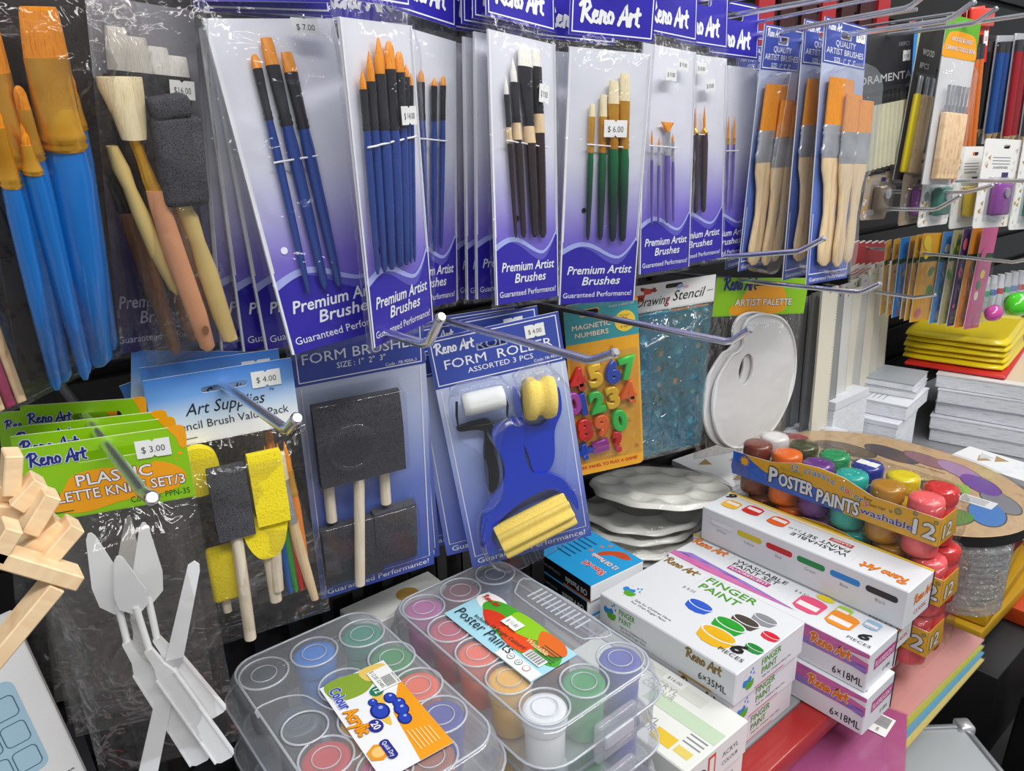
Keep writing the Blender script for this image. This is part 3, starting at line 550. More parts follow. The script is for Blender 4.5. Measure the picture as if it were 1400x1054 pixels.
def sponge(o, u, v0, v1, uh, vh, wd, dp, foam, y, taper=.5, name='sponge_brush'):
    m = MB(); m.tube([(u, -y, v1 + .004), ((u + uh) / 2, -y, (v1 + vh) / 2), (uh, -y, vh)], .0042, DOWEL, 10); b = m.build(name, o); m = MB(); r = wd / 2
    m.rings([[(u + sx * r * k, -y + sy * dp * q, v) for sx, sy in ((-1, -1), (1, -1), (1, 1), (-1, 1))] for v, k, q in ((v0, .98, taper), (v0 - .004, 1, taper + .1), (v1 + .01, 1.0, 1), (v1, .98, 1))], foam, False); m.build('sponge_head', b)
z = -h
sponge(t2, -.0085, z - .014, z - .066, -.0110, z - .150, .0245, .006, BFOAM, .016); sponge(t2, .0170, z - .010, z - .062, .0130, z - .118, .0225, .007, YFOAM, .015)
m = MB(); m.tube([(.0110, -.012, z - .075), (.0110, -.012, z - .128)], .0043, DOWEL, 10); b = m.build('sponge_brush', t2); m = MB(); m.plate(blob([(-.003, z - .058), (-.003, z - .074), (.003, z - .0865), (.0105, z - .0890), (.018, z - .0865), (.024, z - .074), (.024, z - .058)]), .010, YFOAM, F=FRONT @ Matrix.Translation((0, 0, .019))); m.build('sponge_head', b)
m = MB(); m.tube([(-.0220, -.004, z - .08), (-.022, -.004, z - .13)], .003, DOWEL, 10); b = m.build('sponge_brush', t2); m = MB(); m.plate(blob([(-.034, z - .004), (-.036, z - .022), (-.030, z - .034), (-.014, z - .03), (-.012, z - .008), (-.022, z + .000)]), .009, YFOAM, F=FRONT @ Matrix.Translation((0, 0, .010))); m.build('sponge_head', b)
m = MB(); m.rbox(-.0300, -.0060, -.012, -.004, z - .118, z - .075, .003, YFOAM); m.build('sponge_head', t2)
m = MB(); m.loft([(.0305, -.013, z - .068, .0036, .0034), (.0325, -.013, z - .09, .0040, .004), (.0360, -.013, z - .118, .0036, .0036), (.0385, -.013, z - .136, .0028, .0028)], WOODL); b = m.build('stencil_brush', t2)
m = MB(); m.loft([(.0265, -.013, z - .014, .0052, .004), (.0275, -.013, z - .034, .0046, .004)], HOGB); m.build('bristles', b); m = MB(); m.loft([(.0275, -.013, z - .034, .0040, .004), (.0305, -.013, z - .069, .0036, .0036)], SILVF); m.build('ferrule', b)
for i, (u, c) in enumerate(((.0205, '#1d5fb0'), (.0245, '#3a9a3a'), (.0290, '#d22a2a'), (.0340, '#e8882a'))):
    brush(t2, (u - .001, z - .008), z - .03, z - .05, (u + .002, z - .128), .006, 'round', ORANGEB, GOLDF, K(c, .3), .009, None, .0034)
pillow(t2, -w / 2, w / 2 + .004, z - .158, z + .001, lambda s, t: .019 + .003 * math.sin(7 * t + 3 * s), FILM2, seed=41, wr=.003)
for i, (pose, lab) in enumerate([((0.1460, 0.5085, 0.4873, -9.9, 0, .4, .0905, .049), 'blue headed stencil pack directly behind the $ 4.00 one'), ((0.1457, 0.5241, 0.4891, -7.9, 0, 10, .0903, .049), 'blue headed stencil pack tilted down to the right, third from the front'), ((0.1337, 0.5392, 0.4792, -7.7, 0, -12.2, .0849, .049), 'rearmost blue headed stencil pack, tilted up to the right')]):
    o, w, h = hung('stencil_brush_pack', pose, lab, 'brush set', 'blue headed stencil brush packs'); m = MB(); m.plate([(-w / 2, -h), (w / 2, -h), (w / 2, 0), (-w / 2, 0)], .0012, SKYG, [slot(.001, -.0125, .030, .0042)], side=WHITE); m.text(FRONT, 'Art Supplies', 0, -.0285, .0085, INK, w * .55, sh=.32, n=2); m.build('header_card', o)
    sticker(o, '$ 4.00', .0285, -.0115, .0195, .0115, 6)
    if i == 0: brush(o, (.03, -h - .01), -h - .03, -h - .06, (.034, -h - .13), .007, 'flat', ORANGEB, GOLDF, SKYH, .005)
    pillow(o, -w / 2, w / 2, -h - .15, -h + .001, lambda s, t: .008 if i == 0 else .004, FILM2, seed=43 + i, wr=.001)

# ------------------------------------------------------------------ foam brushes on a blister card
FBG = grad('pale_to_blue_print', [(0, '#3c4aa6'), (.16, '#c3cbe2'), (.3, '#b4c0e2'), (.6, '#6a7ec8'), (1, '#3a4eaa')], .25, .3)
def blue_border(m, w, h, hd, F=FRONT):
    m.rect(F, -w / 2, -hd, w / 2, 0, BLUEC, 1)
    m.border(F, -w / 2 + .003, -hd + .0022, w / 2 - .003, -.0022, .0009, WHITE, 2)
    m.line(F, [(w / 2 - .0045, -hd - .002), (w / 2 - .0045, -h + .012), (-w / 2 + .0045, -h + .012), (-w / 2 + .0045, -hd - .002)], .0009, WHITE, 2)
def form_brush_card(pose, label, full):
    o, w, h = hung('foam_brush_card', pose, label, 'foam brush set', 'blue cards of foam brushes'); m = MB(); F = FRONT; hd = .0390
    m.plate([(-w / 2, -h), (w / 2, -h), (w / 2, 0), (-w / 2, 0)], .0014, FBG, side=WHITE); blue_border(m, w, h, hd)
    m.text(F, 'FORM BRUSHES', .0, -.0215, .0088, WHITE, w * .86, b=.005, n=2); m.text(F, 'SIZE : 1"  2"  3"', .0, -.0290, .0050, WHITE, w * .37, b=.012, n=2); m.text(F, 'Code : FB-900A-3', w * .43, -.0352, .0030, WHITE, w * .25, 'R', n=2)
    m.text(F, 'Guaranteed Performance!', 0, -h + .004, .0055, WHITE, w * .9, b=.01, n=2); m.build('card', o)
    if full:
        def foam(u0, u1, v0, v1, y0, y1, hu, hv, hu2, lab):
            r = MB(); r.tube([(hu, -(y0 + y1) / 2, v1 + .006), (hu2, -(y0 + y1) / 2, hv)], .0046, DOWEL, 14); b = r.build('foam_brush', o, lab)
            r = MB(); r.rings([[(u0, -y0, v), (u1, -y0, v), (u1, -y0 - (y1 - y0) * k, v), (u0, -y0 - (y1 - y0) * k, v)] for v, k in ((v0, .45), (v0 - (v0 - v1) * .2, .75), (v0 - (v0 - v1) * .45, 1), (v1, 1))], BFOAM, False); r.build('foam_head', b)
        foam(-.0500, .0020, -.2310, -.1690, .003, .012, -.0390, -.120, -.0385, 'two inch foam brush, head down'); foam(-.004, .0345, -.2260, -.1655, .003, .013, .0090, -.120, .0092, 'narrow foam brush, head down'); foam(-.0465, .0250, -.0510, -.1230, .010, .020, -.0140, -.2315, -.0225, 'three inch foam brush, head up')
    if not full: return o
    m = MB()
    for pts, d in (([(-.0500, -.047), (.0285, -.049), (.0285, -.125), (-.0500, -.125)], .023), ([(-.0520, -.165), (.0370, -.160), (.0365, -.230), (-.0525, -.235)], .015)):
        P = blob([(a, b) for a, b in pts for _ in (0,)], 6); c = (sum(p[0] for p in pts) / 4, sum(p[1] for p in pts) / 4); q = rr(pts[0][0], pts[2][1], pts[1][0], pts[0][1], .006)
        m.rings([[(c[0] + (u - c[0]) * k, -dd, c[1] + (v - c[1]) * k) for u, v in q] for dd, k in ((.0005, 1.05), (.004, 1.01), (d, .985), (d + .001, .95))], BLISTER, True, (False, True))
    m.M = Matrix.Translation((-.020, -.0245, -.088)) @ Matrix.Rotation(math.pi / 2, 4, 'X'); n = 28
    m.rings([[(r * math.cos(6.283 * k / n), r * math.sin(6.283 * k / n), zz) for k in range(n)] for r, zz in ((.021, .0), (.0205, .0022), (.0175, .0026), (.0168, .0004))], BLISTER, True, (False, True))
    m.M = I4; m.build('clear_blister', o)
    return o
form_brush_card((0.2600, 0.5101, 0.4875, -11.4, 6.9, -1.5, 0.1080, 0.2481), 'front blue card of three black foam brushes with wooden dowel handles', True)
form_brush_card((0.2740, 0.5330, 0.4790, -10, 6, -3, .108, .248), 'blue foam brush card behind the front one, its lower right corner showing', False)

# ------------------------------------------------------------------ foam rollers on a blister card
RBG = grad('pale_to_cobalt_print', [(0, '#3c4aa6'), (.2, '#c6d0ea'), (.45, '#a3b2e0'), (.8, '#6678c4'), (1, '#4458b0')], .2315, .3)
COBALT = K('#1238c4', .25, coat=.4)
def roller_card(pose, label, full, price):
    o, w, h = hung('foam_roller_card', pose, label, 'foam roller set', 'blue cards of foam rollers'); m = MB(); F = FRONT; hd = .0465
    m.plate([(-w / 2, -h), (w / 2, -h), (w / 2, 0), (-w / 2, 0)], .0014, RBG, [slot(-.004, -.016, .028, .006)], side=WHITE)
    for r in ((-w / 2, -hd, w / 2, -.0195), (-w / 2, -.0125, w / 2, 0), (-w / 2, -.0195, -.0185, -.0125), (.0105, -.0195, w / 2, -.0125)): m.rect(F, *r, BLUEC, 1)
    m.border(F, -w / 2 + .003, -hd + .0022, w / 2 - .003, -.0022, .0009, WHITE, 2); m.line(F, [(w / 2 - .0045, -hd - .002), (w / 2 - .0045, -h + .012), (-w / 2 + .0045, -h + .012), (-w / 2 + .0045, -hd - .002)], .0009, WHITE, 2)
    reno(m, F, -w * .45, -.0150, w * .29, WHITE, 2); m.text(F, 'FORM  ROLLER', .001, -.0300, .0088, WHITE, w * .82, b=.005, n=2); m.text(F, 'ASSORTED 3 PCS', .001, -.0375, .0050, WHITE, w * .50, b=.005, n=2); m.text(F, 'Code: FB-903-3', w * .46, -.0415, .0028, WHITE, w * .2, 'R', n=2)
    m.text(F, 'Guaranteed Performance!', 0, -h + .004, .0055, WHITE, w * .9, b=.01, n=2); m.build('card', o)
    sticker(o, price, w * .30, -.0125, .0185, .0120, 6)
    if not full: return o
    G = lambda y: FRONT @ Matrix.Translation((0, 0, y))
    # black handled white roller
    m = MB(); m.tube([(-.0042, -.016, -.060), (-.0020, -.013, -.072), (-.0040, -.011, -.084), (-.022, -.010, -.0865), (-.0495, -.010, -.084), (-.0490, -.013, -.070), (-.0470, -.016, -.0565)], .0012, BLACK, 8)
    m.plate(blob([(-.0490, -.083), (-.030, -.082), (-.021, -.083), (-.018, -.091), (-.0215, -.112), (-.019, -.135), (-.026, -.153), (-.033, -.150), (-.0305, -.115), (-.0260, -.095), (-.034, -.089), (-.0485, -.087)], 4), .007, BLACK, F=G(.010)); r = m.build('foam_roller', o, 'black handled roller with a white sleeve')
    m = MB(); m.M = Matrix.Translation((-.0232, -.016, -.0612)) @ Matrix.Rotation(math.pi / 2, 4, 'Y') @ Matrix.Rotation(0, 4, 'X'); m.lathe([(.006, -.0195), (.0098, -.0185), (.0102, -.012), (.0102, .012), (.0098, .0185), (.006, .0195)], K('#eef0ee', .85)); m.build('roller_sleeve', r)
    # blue handled pattern rollers
    m = MB(); m.plate(blob([(.0070, -.0600), (.0125, -.0640), (.0105, -.083), (.014, -.096), (.0270, -.100), (.0385, -.090), (.0435, -.076), (.0490, -.068), (.0485, -.090), (.039, -.108), (.0345, -.135), (.0260, -.147), (.0130, -.145), (.0100, -.125), (.0060, -.105), (.0060, -.090)], 4), .006, COBALT, F=G(.009)); r = m.build('foam_roller', o, 'blue forked roller with a grooved yellow wheel')
    m = MB(); m.M = Matrix.Translation((.0275, -.016, -.0710)) @ Matrix.Rotation(math.radians(8), 4, 'Y') @ Matrix.Rotation(math.pi / 2, 4, 'Y'); m.lathe([(.004, -.0145), (.0185, -.0135), (.0200, -.010), (.0200, -.005), (.0160, -.002), (.0160, .002), (.0200, .005), (.0200, .010), (.0185, .0135), (.004, .0145)], CFOAM, n=32, M=Matrix.Scale(.8, 4, (0, 1, 0))); m.build('roller_sleeve', r)
    m = MB(); m.plate(blob([(-.0205, -.0930), (-.0080, -.0860), (.0065, -.0870), (.0090, -.1000), (.0060, -.1250), (.0120, -.1440), (.0280, -.1490), (.0420, -.1620), (.0490, -.1800), (.0480, -.1930), (.0400, -.1760), (.0250, -.1640), (.0050, -.1660), (-.0150, -.1740), (-.0330, -.1860), (-.0390, -.1980), (-.0350, -.2100), (-.0380, -.2165), (-.0455, -.2120), (-.0480, -.1940), (-.0420, -.1700), (-.0300, -.1560), (-.0180, -.1430), (-.0150, -.1250), (-.0200, -.1060)], 4), .007, COBALT, F=G(.013)); r = m.build('foam_roller', o, 'large blue forked roller with a ribbed yellow sleeve')
    m = MB(); n = 48; m.M = Matrix.Translation((.0030, -.018, -.1935)) @ Matrix.Rotation(math.radians(-13), 4, 'Y') @ Matrix.Rotation(math.pi / 2, 4, 'Y')
    m.rings([[(q * (.0148 + .0028 * math.cos(8 * 6.283 * k / n)) * math.cos(6.283 * k / n), q * (.0148 + .0028 * math.cos(8 * 6.283 * k / n)) * math.sin(6.283 * k / n), zz) for k in range(n)] for q, zz in ((.95, -.0370), (1, -.0355), (1, .0355), (.95, .0370))], CFOAM, True); m.build('roller_sleeve', r)
    m = MB()
    for pts, d in ((blob([(-.0520, -.052), (-.026, -.047), (-.001, -.049), (.001, -.060), (.000, -.078), (-.010, -.090), (-.018, -.110), (-.022, -.154), (-.036, -.154), (-.033, -.115), (-.052, -.090)], 4), .026), (blob([(.0060, -.056), (.014, -.050), (.030, -.046), (.0455, -.050), (.0530, -.070), (.046, -.104), (.036, -.150), (.050, -.172), (.0515, -.195), (.0420, -.2100), (-.022, -.2270), (-.045, -.2195), (-.051, -.195), (-.044, -.166), (-.026, -.145), (-.022, -.110), (-.024, -.092), (-.006, -.082), (.005, -.083)], 4), .0365)):
        c = (sum(p[0] for p in pts) / len(pts), sum(p[1] for p in pts) / len(pts))
        m.rings([[(c[0] + (u - c[0]) * k, -dd, c[1] + (v - c[1]) * k) for u, v in pts] for dd, k in ((.0005, 1.05), (.006, 1.02), (d * .9, 1.0), (d, .96))], BLISTER, True, (False, True))
    m.build('clear_blister', o)
    return o
roller_card((0.3889, 0.5050, 0.4695, -25.6, -2.1, -7.7, 0.1231, 0.2315), 'front blue card of foam rollers with yellow and white sleeves, priced $ 4.00', True, '$ 4.00')
roller_card((0.3830, 0.5270, 0.4740, -24, -1, -6, .1231, .2315), 'blue foam roller card directly behind the front roller card', False, '$ 4.00')
roller_card((0.3720, 0.5420, 0.4760, -23, 0, -4, .1231, .2315), 'rearmost blue foam roller card, only its dim top strip showing', False, '$ 4.00')

# ------------------------------------------------------------------ magnetic numbers
t, w, h = hung('magnetic_number_card', (0.5838, 0.5602, 0.4564, -24.9, 2.5, -5.0, 0.0883, 0.2135), 'orange and teal card of glossy coloured magnetic numbers', 'toy', None)
TEAL = K('#3f9ea6', .35); OCH = noisy('starry_orange_print', ['#f0a626', '#f4b536'], 60, .35)
m = MB(); F = FRONT; m.plate(rr(-w / 2, -h, w / 2, 0, .006), .0016, OCH, [slot(-.014, -.012, .022, .007) ], side=WHITE)
tp = [p for p in rr(-w / 2, -h, w / 2, 0, .006) if p[1] > -.02]
for r in ((-w / 2, -.0465, w / 2, -.0160), (-w / 2, -.0160, -.0255, -.007), (-.0025, -.016, w / 2, -.007)): m.rect(F, *r, TEAL, 1)
m.rect(F, -w / 2 + .004, -.0075, w / 2 - .004, -.0002, TEAL, 1)
for k in range(14): 
    cx, cy = random.uniform(-.038, .038), random.uniform(-.195, -.05); m.poly(F, [(cx + (.0042 if i % 2 else .0018) * math.sin(i * .628), cy + (.0042 if i % 2 else .0018) * math.cos(i * .628)) for i in range(10)], K('#d98f16', .35), 1)
m.text(F, 'MAGNETIC', -.0130, -.0300, .0058, K('#f2efe2', .4), .046, b=.03, n=3, out=K('#8c6a4a', .5), ob=.04); m.text(F, 'NUMBERS', -.0130, -.0395, .0058, K('#f2efe2', .4), .040, b=.03, n=3, out=K('#8c6a4a', .5), ob=.04)
m.disc(F, .0275, -.0285, .0125, K('#f6d24a', .4), 3); m.text(F, '26', .0275, -.0280, .005, K('#b5651a', .5), n=4, b=.03); m.text(F, 'Numbers', .0275, -.0225, .0024, K('#8a4a1a', .5), n=4); m.text(F, '& Signs', .0275, -.036, .0028, K('#8a4a1a', .5), n=4)
m.text(F, 'AGES 4 AND UP', .0240, -.0100, .0026, K('#dff0f0', .4), .03, n=3, b=.01); m.text(F, 'PEEK PANEL TO PLAY A GAME!', -.002, -.2060, .0042, K('#d2321e', .5), .076, b=.03, n=3); m.build('card', t)
NC = {'r': '#d42a22', 'y': '#f0c01c', 'b': '#1f46b4', 'g': '#3cc84e', 'o': '#f06a1e', 'p': '#a03c98'}
for ch, u, v, c in [('4', -.034, -.087, 'r'), ('5', -.012, -.086, 'y'), ('6', .009, -.086, 'b'), ('7', .027, -.084, 'g'), ('0', -.0405, -.115, 'p'), ('1', -.029, -.118, 'b'), ('2', -.012, -.119, 'g'), ('3', .008, -.117, 'y'), ('4', .027, -.115, 'o'), ('8', -.029, -.151, 'r'), ('9', -.0075, -.150, 'o'), ('0', .015, -.148, 'g'), ('+', -.031, -.180, 'b'), ('=', -.0105, -.177, 'p'), ('?', .011, -.175, 'r')]:
    cu = bpy.data.curves.new('digit', 'FONT'); cu.body = ch; cu.size = .034; cu.extrude = .0022; cu.bevel_depth = .0016; cu.bevel_resolution = 1; cu.offset = .0009; cu.align_x = 'CENTER'; cu.resolution_u = 3
    q = bpy.data.objects.new('digit', cu); me = q.to_mesh(); vs = [tuple(x.co) for x in me.vertices]; fs = [tuple(x.vertices) for x in me.polygons]; q.to_mesh_clear(); bpy.data.objects.remove(q)
    m = MB(); m.add([(a, b, c2 + .0035) for a, b, c2 in vs], fs, K(NC[c], .15, coat=.6), True, FRONT @ Matrix.Translation((u, v - .012, 0)) @ Matrix.Rotation(.12, 4, 'Z')); m.build('magnet', t, {'r': 'red', 'y': 'yellow', 'b': 'blue', 'g': 'green', 'o': 'orange', 'p': 'purple'}[c] + ' ' + {'+': 'plus sign', '=': 'equals sign', '?': 'question mark'}.get(ch, 'digit ' + ch))
pillow(t, -w / 2 + .003, w / 2 - .002, -.198, -.062, lambda s, t: .009, BLISTER, nu=8, nv=12, seed=50, wr=.0, name='clear_blister', back=-.0004)

# ------------------------------------------------------------------ drawing stencils and artist palettes
t, w, h = hung('drawing_stencil_pack', (0.7373, 0.5800, 0.4559, -16.0, 4.9, -2.0, 0.1280, 0.2500), 'bag of see-through blue drawing stencils under a white splashed header', 'stencil set')
m = MB(); F = FRONT; m.plate([(-w / 2, -.036), (w / 2, -.036), (w / 2, 0), (-w / 2, 0)], .0012, K('#eeeeec', .45), [slot(0, -.006, .026, .006)], side=WHITE)
for k, (u, v, r, c) in enumerate([(-.050, -.016, .009, '#c8281e'), (-.040, -.009, .008, '#d84a2a'), (-.056, -.023, .006, '#e8b42a'), (-.030, -.008, .005, '#a81e1e'), (.010, -.008, .006, '#a9b8e0'), (.018, -.010, .004, '#e0a8c8'), (-.046, -.006, .005, '#8c1a1a')]):
    m.poly(F, blob([(u + r * random.uniform(.6, 1.25) * math.cos(a * .7), v + r * .6 * random.uniform(.6, 1.2) * math.sin(a * .7)) for a in range(9)], 3), K(c, .45), 1 + k % 2)
m.text(F, 'Drawing', -.030, -.028, .0125, K('#1c1c1c', .5), .050, sh=.3, n=4, b=.0); m.text(F, 'g', -.0085, -.028, .0125, K('#c03030', .5), .007, sh=.3, n=5); m.text(F, 'Stencil', .024, -.026, .0135, K('#1c1c1c', .5), .050, sh=.3, n=4); m.line(F, [(.052, -.019), (.061, -.019)], .0006, INK, 4); m.build('header_card', t)
AQ = film('aqua_stencil_plastic', '#c4ecf4', .09, .06, .06, .6, 60, .006, '#6fd4e6', edge=.3)
for k in range(2):
    m = MB(); G = FRONT @ Matrix.Translation((0, 0, .001 + .0028 * k)); ho = []
    for r in range(9):
        for q in range(4):
            cx, cy, rr_ = -.042 + .028 * q + random.uniform(-.003, .003), -.050 - .022 * r, random.uniform(.004, .008)
            kind = random.randint(0, 3); N_ = (3, 4, 16, 10)[kind]; ho.append([(cx + rr_ * (.5 if kind == 3 and i % 2 else 1) * math.cos(6.283 * i / N_ + k), cy + rr_ * (.5 if kind == 3 and i % 2 else 1) * math.sin(6.283 * i / N_ + k)) for i in range(N_)])
    m.plate([(-w * .46, -.242), (w * .46, -.242), (w * .46, -.040), (-w * .46, -.040)], .0008, AQ, ho, F=G); m.build('stencil_sheet', t)
m = MB(); m.plate([(-w * .46, -.244), (w * .44, -.244), (w * .44, -.038), (-w * .46, -.038)], .001, noisy('printed_insert', ['#3fb4d4', '#5cc6dc', '#7ab4b0', '#e8843a', '#58bcd0', '#48aac8'], 12, .5)); m.rect(FRONT, -.045, -.220, .020, -.175, K('#9fd0d0', .5), 1); m.text(FRONT, 'Stencils', -.022, -.186, .007, K('#1a3a4a', .5), .036, n=2, sh=.15)
for k in range(4): m.rect(FRONT, -.040, -.198 - .004 * k, .004, -.1968 - .004 * k, K('#4f98a4', .5), 2)
m.build('insert_card', t)
pillow(t, -w / 2, w / 2, -.250, -.034, lambda s, t: .014, FILM3, seed=52, wr=.003)

t, w, h = hung('artist_palette_pack', push((0.9347, 0.5750, 0.4288, -7.3, -0.8, 6.5, 0.1979, 0.0474), 1.015), 'bag of white oval artist palettes with thumb holes under a green and orange header', 'palette', None)
m = MB(); F = FRONT; m.plate([(-w / 2, -h), (w / 2, -h), (w / 2, .006), (-w / 2, .006)], .0012, LIME, [slot(0, -.003, .036, .007)], side=WHITE)
m.poly(F, blob([(-w * .28, -h * .98), (-w * .33, -h * .75), (-w * .24, -h * .55), (-w * .16, -h * .2), (0, -h * .1), (w * .2, -h * .16), (w * .27, -h * .5), (w * .26, -h * .85), (w * .1, -h * .98)]), AMBER); reno(m, F, -w * .42, -h * .22, w * .34, NAVY, 3, t=.2)
m.text(F, 'ARTIST PALETTE', .004, -h * .70, h * .20, WHITE, w * .62, b=.02, n=3, out=MAROON, ob=.05); m.build('header_card', t)
PALW = K('#e9eaec', .35, coat=.2)
OVAL = [(-.036, -.052), (-.006, -.045), (.040, -.054), (.072, -.085), (.088, -.130), (.086, -.175), (.062, -.222), (.020, -.246), (-.030, -.246), (-.066, -.222), (-.086, -.180), (-.085, -.140), (-.062, -.105), (-.048, -.098), (-.040, -.088), (-.045, -.070)]
for k, (du, dv, y) in enumerate([(.0, .0, .010), (-.014, .002, .004)]):
    m = MB(); G = FRONT @ Matrix.Translation((du, dv, y)); c = (0, -.15); OL = blob(OVAL, 5); hole = blob([(-.026 + .0150 * math.cos(a), -.126 + .024 * math.sin(a)) for a in [i * .785 for i in range(8)]], 3)
    m.plate(OL, .003, PALW, [hole], F=G, smooth=True)
    m.rings([[tuple(G @ Vector((c[0] + (u - c[0]) * q, c[1] + (v - c[1]) * q, nn))) for u, v in OL] for q, nn in ((1.012, -.002), (1.01, .0015), (.985, .002), (.975, .0))], PALW, True, (False, False)); m.build('oval_palette', t)
pillow(t, -w * .49, w * .49, -.258, -h + .002, lambda s, t: .018, FILM2, seed=54, wr=.003)

# ------------------------------------------------------------------ hooks
def hook(label, base, tip, bend=.022, rise=.014, r=.0032, second=False, group='chrome display hooks'):
    t = thing('display_hook', label, 'hook', base, group=group); d = Vector(tip) - Vector(base); u = d.normalized(); e = d + u * bend + Vector((0, 0, rise))
    m = MB(); m.tube([(0, 0, 0), d * .5, d - u * .004, d + u * .003 + Vector((0, 0, .002)), e], r, CHROME, 12)
    if second: m.tube([(0, 0, .016), d * .9 + Vector((0, 0, .016))], r * .7, CHROME, 8)
    m.build('hook_arm', t); m = MB(); m.lathe([(r * .6, -.002), (r * 1.08, -.0008), (r * 1.12, .001), (r * .8, .0024)], CHROME, n=12, M=Matrix.Translation(e) @ (u * .8 + Vector((0, 0, .5))).to_track_quat('Z', 'Y').to_matrix().to_4x4()); m.build('tip_ball', t)
    m = MB(); m.rbox(-.016, .016, -.006, .002, -.012, .022, .002, BLACK); m.build('backplate', t)
Wy = .742
hook('chrome hook ending in front of the $ 3.00 palette knife header', (.0640, Wy, .470), (.0640, .366, .463), .014, .004)
hook('chrome hook ending in front of the $ 4.00 stencil brush header', (.1450, Wy, .480), (.1450, .384, .470), .016, .012)
hook('chrome hook between the turned violet pack and the foam brush card', (.2470, Wy, .490), (.2470, .392, .500), .018, .020)
hook('chrome hook running out of the foam roller card header', (.3580, Wy, .474), (.3580, .350, .475), .020, .010)
hook('chrome hook sticking out of the magnetic number card', (.5320, Wy, .452), (.5300, .355, .456), .018, .014)
hook('chrome hook rising past the bottom of the slim violet brush packs', (.8000, Wy, .452), (.7840, .440, .500), .026, .012)
hook('double chrome hook holding the artist palette bag', (.8950, Wy, .430), (.8900, .415, .441), .020, .012, second=False)
hook('upper chrome hook carrying the pack with thick dark handles', (.7180, Wy, .767), (.7180, .400, .767))
hook('upper chrome hook carrying the pack with slim purple brushes', (.8000, Wy, .760), (.8000, .360, .760), second=True)
hook('upper chrome hook beside the deepest blue brush card', (.8850, Wy, .742), (.8850, .400, .752), second=True)
hook('upper chrome hook through the front wooden handled brush card', (.9420, Wy, .739), (.9420, .380, .742), second=True)
hook('upper chrome hook over the black pencil pack', (1.175, Wy, .762), (1.175, .440, .764), second=True)
hook('upper chrome hook through the carving tool header', (1.268, Wy, .772), (1.268, .380, .778))
for x, z, px, lab in ((.2100, .757, .40, 'out of frame chrome hook above the $ 7.00 brush packs'), (.2900, .757, .40, 'hook above the turned $ 14.00 brush pack'), (.4400, .762, .43, 'hook above the white bristle brush packs'), (.5320, .758, .42, 'dark hook through the $ 6.00 brush pack header'), (.645, .766, .43, 'hook above the fan brush pack')):
    hook(lab, (x, Wy, z), (x, px, z))

# ------------------------------------------------------------------ right rear of the rack
PENC = {}
def strip_pack(name, pose, label, cat, base, group=None, fl=True, seed=60):
    o, w, h = hung(name, pose, label, cat, group); m = MB(); m.plate([(-w / 2, -h), (w / 2, -h), (w / 2, 0), (-w / 2, 0)], .0014, base, side=WHITE)
    return o, w, h, m
o, w, h, m = strip_pack('pencil_pack', (1.1693, 0.5560, 0.7673, -4.5, -0.8, -6.5, 0.1522, 0.2007), 'black pack of a fan of cream pencils, grey lettering across its top', 'pencils', K('#2a2a2e', .4))
F = FRONT; m.text(F, 'ORAMENTA', .005, -.068, .011, K('#b9b9bc', .4), w * .92, b=.03, n=2); m.text(F, '100PCS', .050, -.022, .006, K('#8c8c90', .5), .03, n=2); m.build('card', o)
CREAM = K('#dcd8bb', .45)
for i in range(11):
    m = MB(); u = -.064 + .0126 * i; c = CREAM if i < 9 else WOODL; m.tube([(u, -.006, -.098), (u - .004, -.006, -.190)], .0060, c, 8); q = m.build('pencil', o); m = MB(); m.tube([(u, -.006, -.0985), (u + .0004, -.006, -.080)], .0052, BLACK, 8); m.build('pencil_tip', q)
pillow(o, -w / 2, w / 2, -h, -.075, lambda s, t: .013, BLISTER, seed=61, wr=.0006); sticker(o, '$ 9.00', .058, -.036, .020, .015, 4)
o, w, h, m = strip_pack('carving_tool_pack', (1.2627, 0.5300, 0.7862, -1.8, 1.3, 3.9, 0.0731, 0.2314), 'black carving tool pack with one yellow handle, marked 8PCS', 'carving tools', K('#26221f', .45))
m.text(F, 'WOOD', .0, -.050, .009, K('#c8c4bc', .5), .038, b=.02, n=2); m.text(F, '8PCS', -.006, -.068, .008, K('#c8c4bc', .5), .030, b=.02, n=2); m.build('card', o)
for u, c, lab in ((-.022, K('#e6cf12', .35), 'yellow handled carving tool'), (.0, WOODP, None), (.018, WOODL, None)):
    m = MB(); m.rbox(u - .0085, u + .0085, -.010, -.002, -.220, -.105, .003, c); q = m.build('carving_tool', o, lab); m = MB(); m.rbox(u - .005, u + .005, -.008, -.004, -.106, -.080, .001, SILVF); m.build('tool_blade', q)
pillow(o, -w / 2, w / 2, -h, -.075, lambda s, t: .013, BLISTER, seed=62, wr=.0006)
o, w, h, m = strip_pack('carving_tool_pack', (1.2688, 0.4902, 0.7845, -6.1, -1.0, 3.2, 0.0951, 0.2357), 'green and yellow headed wood carving tool set with pale wooden handles', 'carving tools', K('#d9dadc', .45))
hd = .056; m.rect(F, -w / 2, -hd, w / 2, 0, K('#5fa82a', .4), 1); m.poly(F, blob([(-w * .5, -hd * .98), (-w * .46, -hd * .6), (-w * .3, -hd * .38), (w * .3, -hd * .38), (w * .46, -hd * .6), (w * .5, -hd * .95), (w * .2, -hd), (-w * .2, -hd)]), AMBER, 2)
m.text(F, 'WOOD & LINO', 0, -hd * .60, .0062, WHITE, w * .62, b=.02, n=3, out=K('#b03a18', .5)); m.text(F, 'CARVING TOOLS SET/6', 0, -hd * .82, .0062, WHITE, w * .88, b=.02, n=3, out=K('#b03a18', .5)); m.build('card', o)
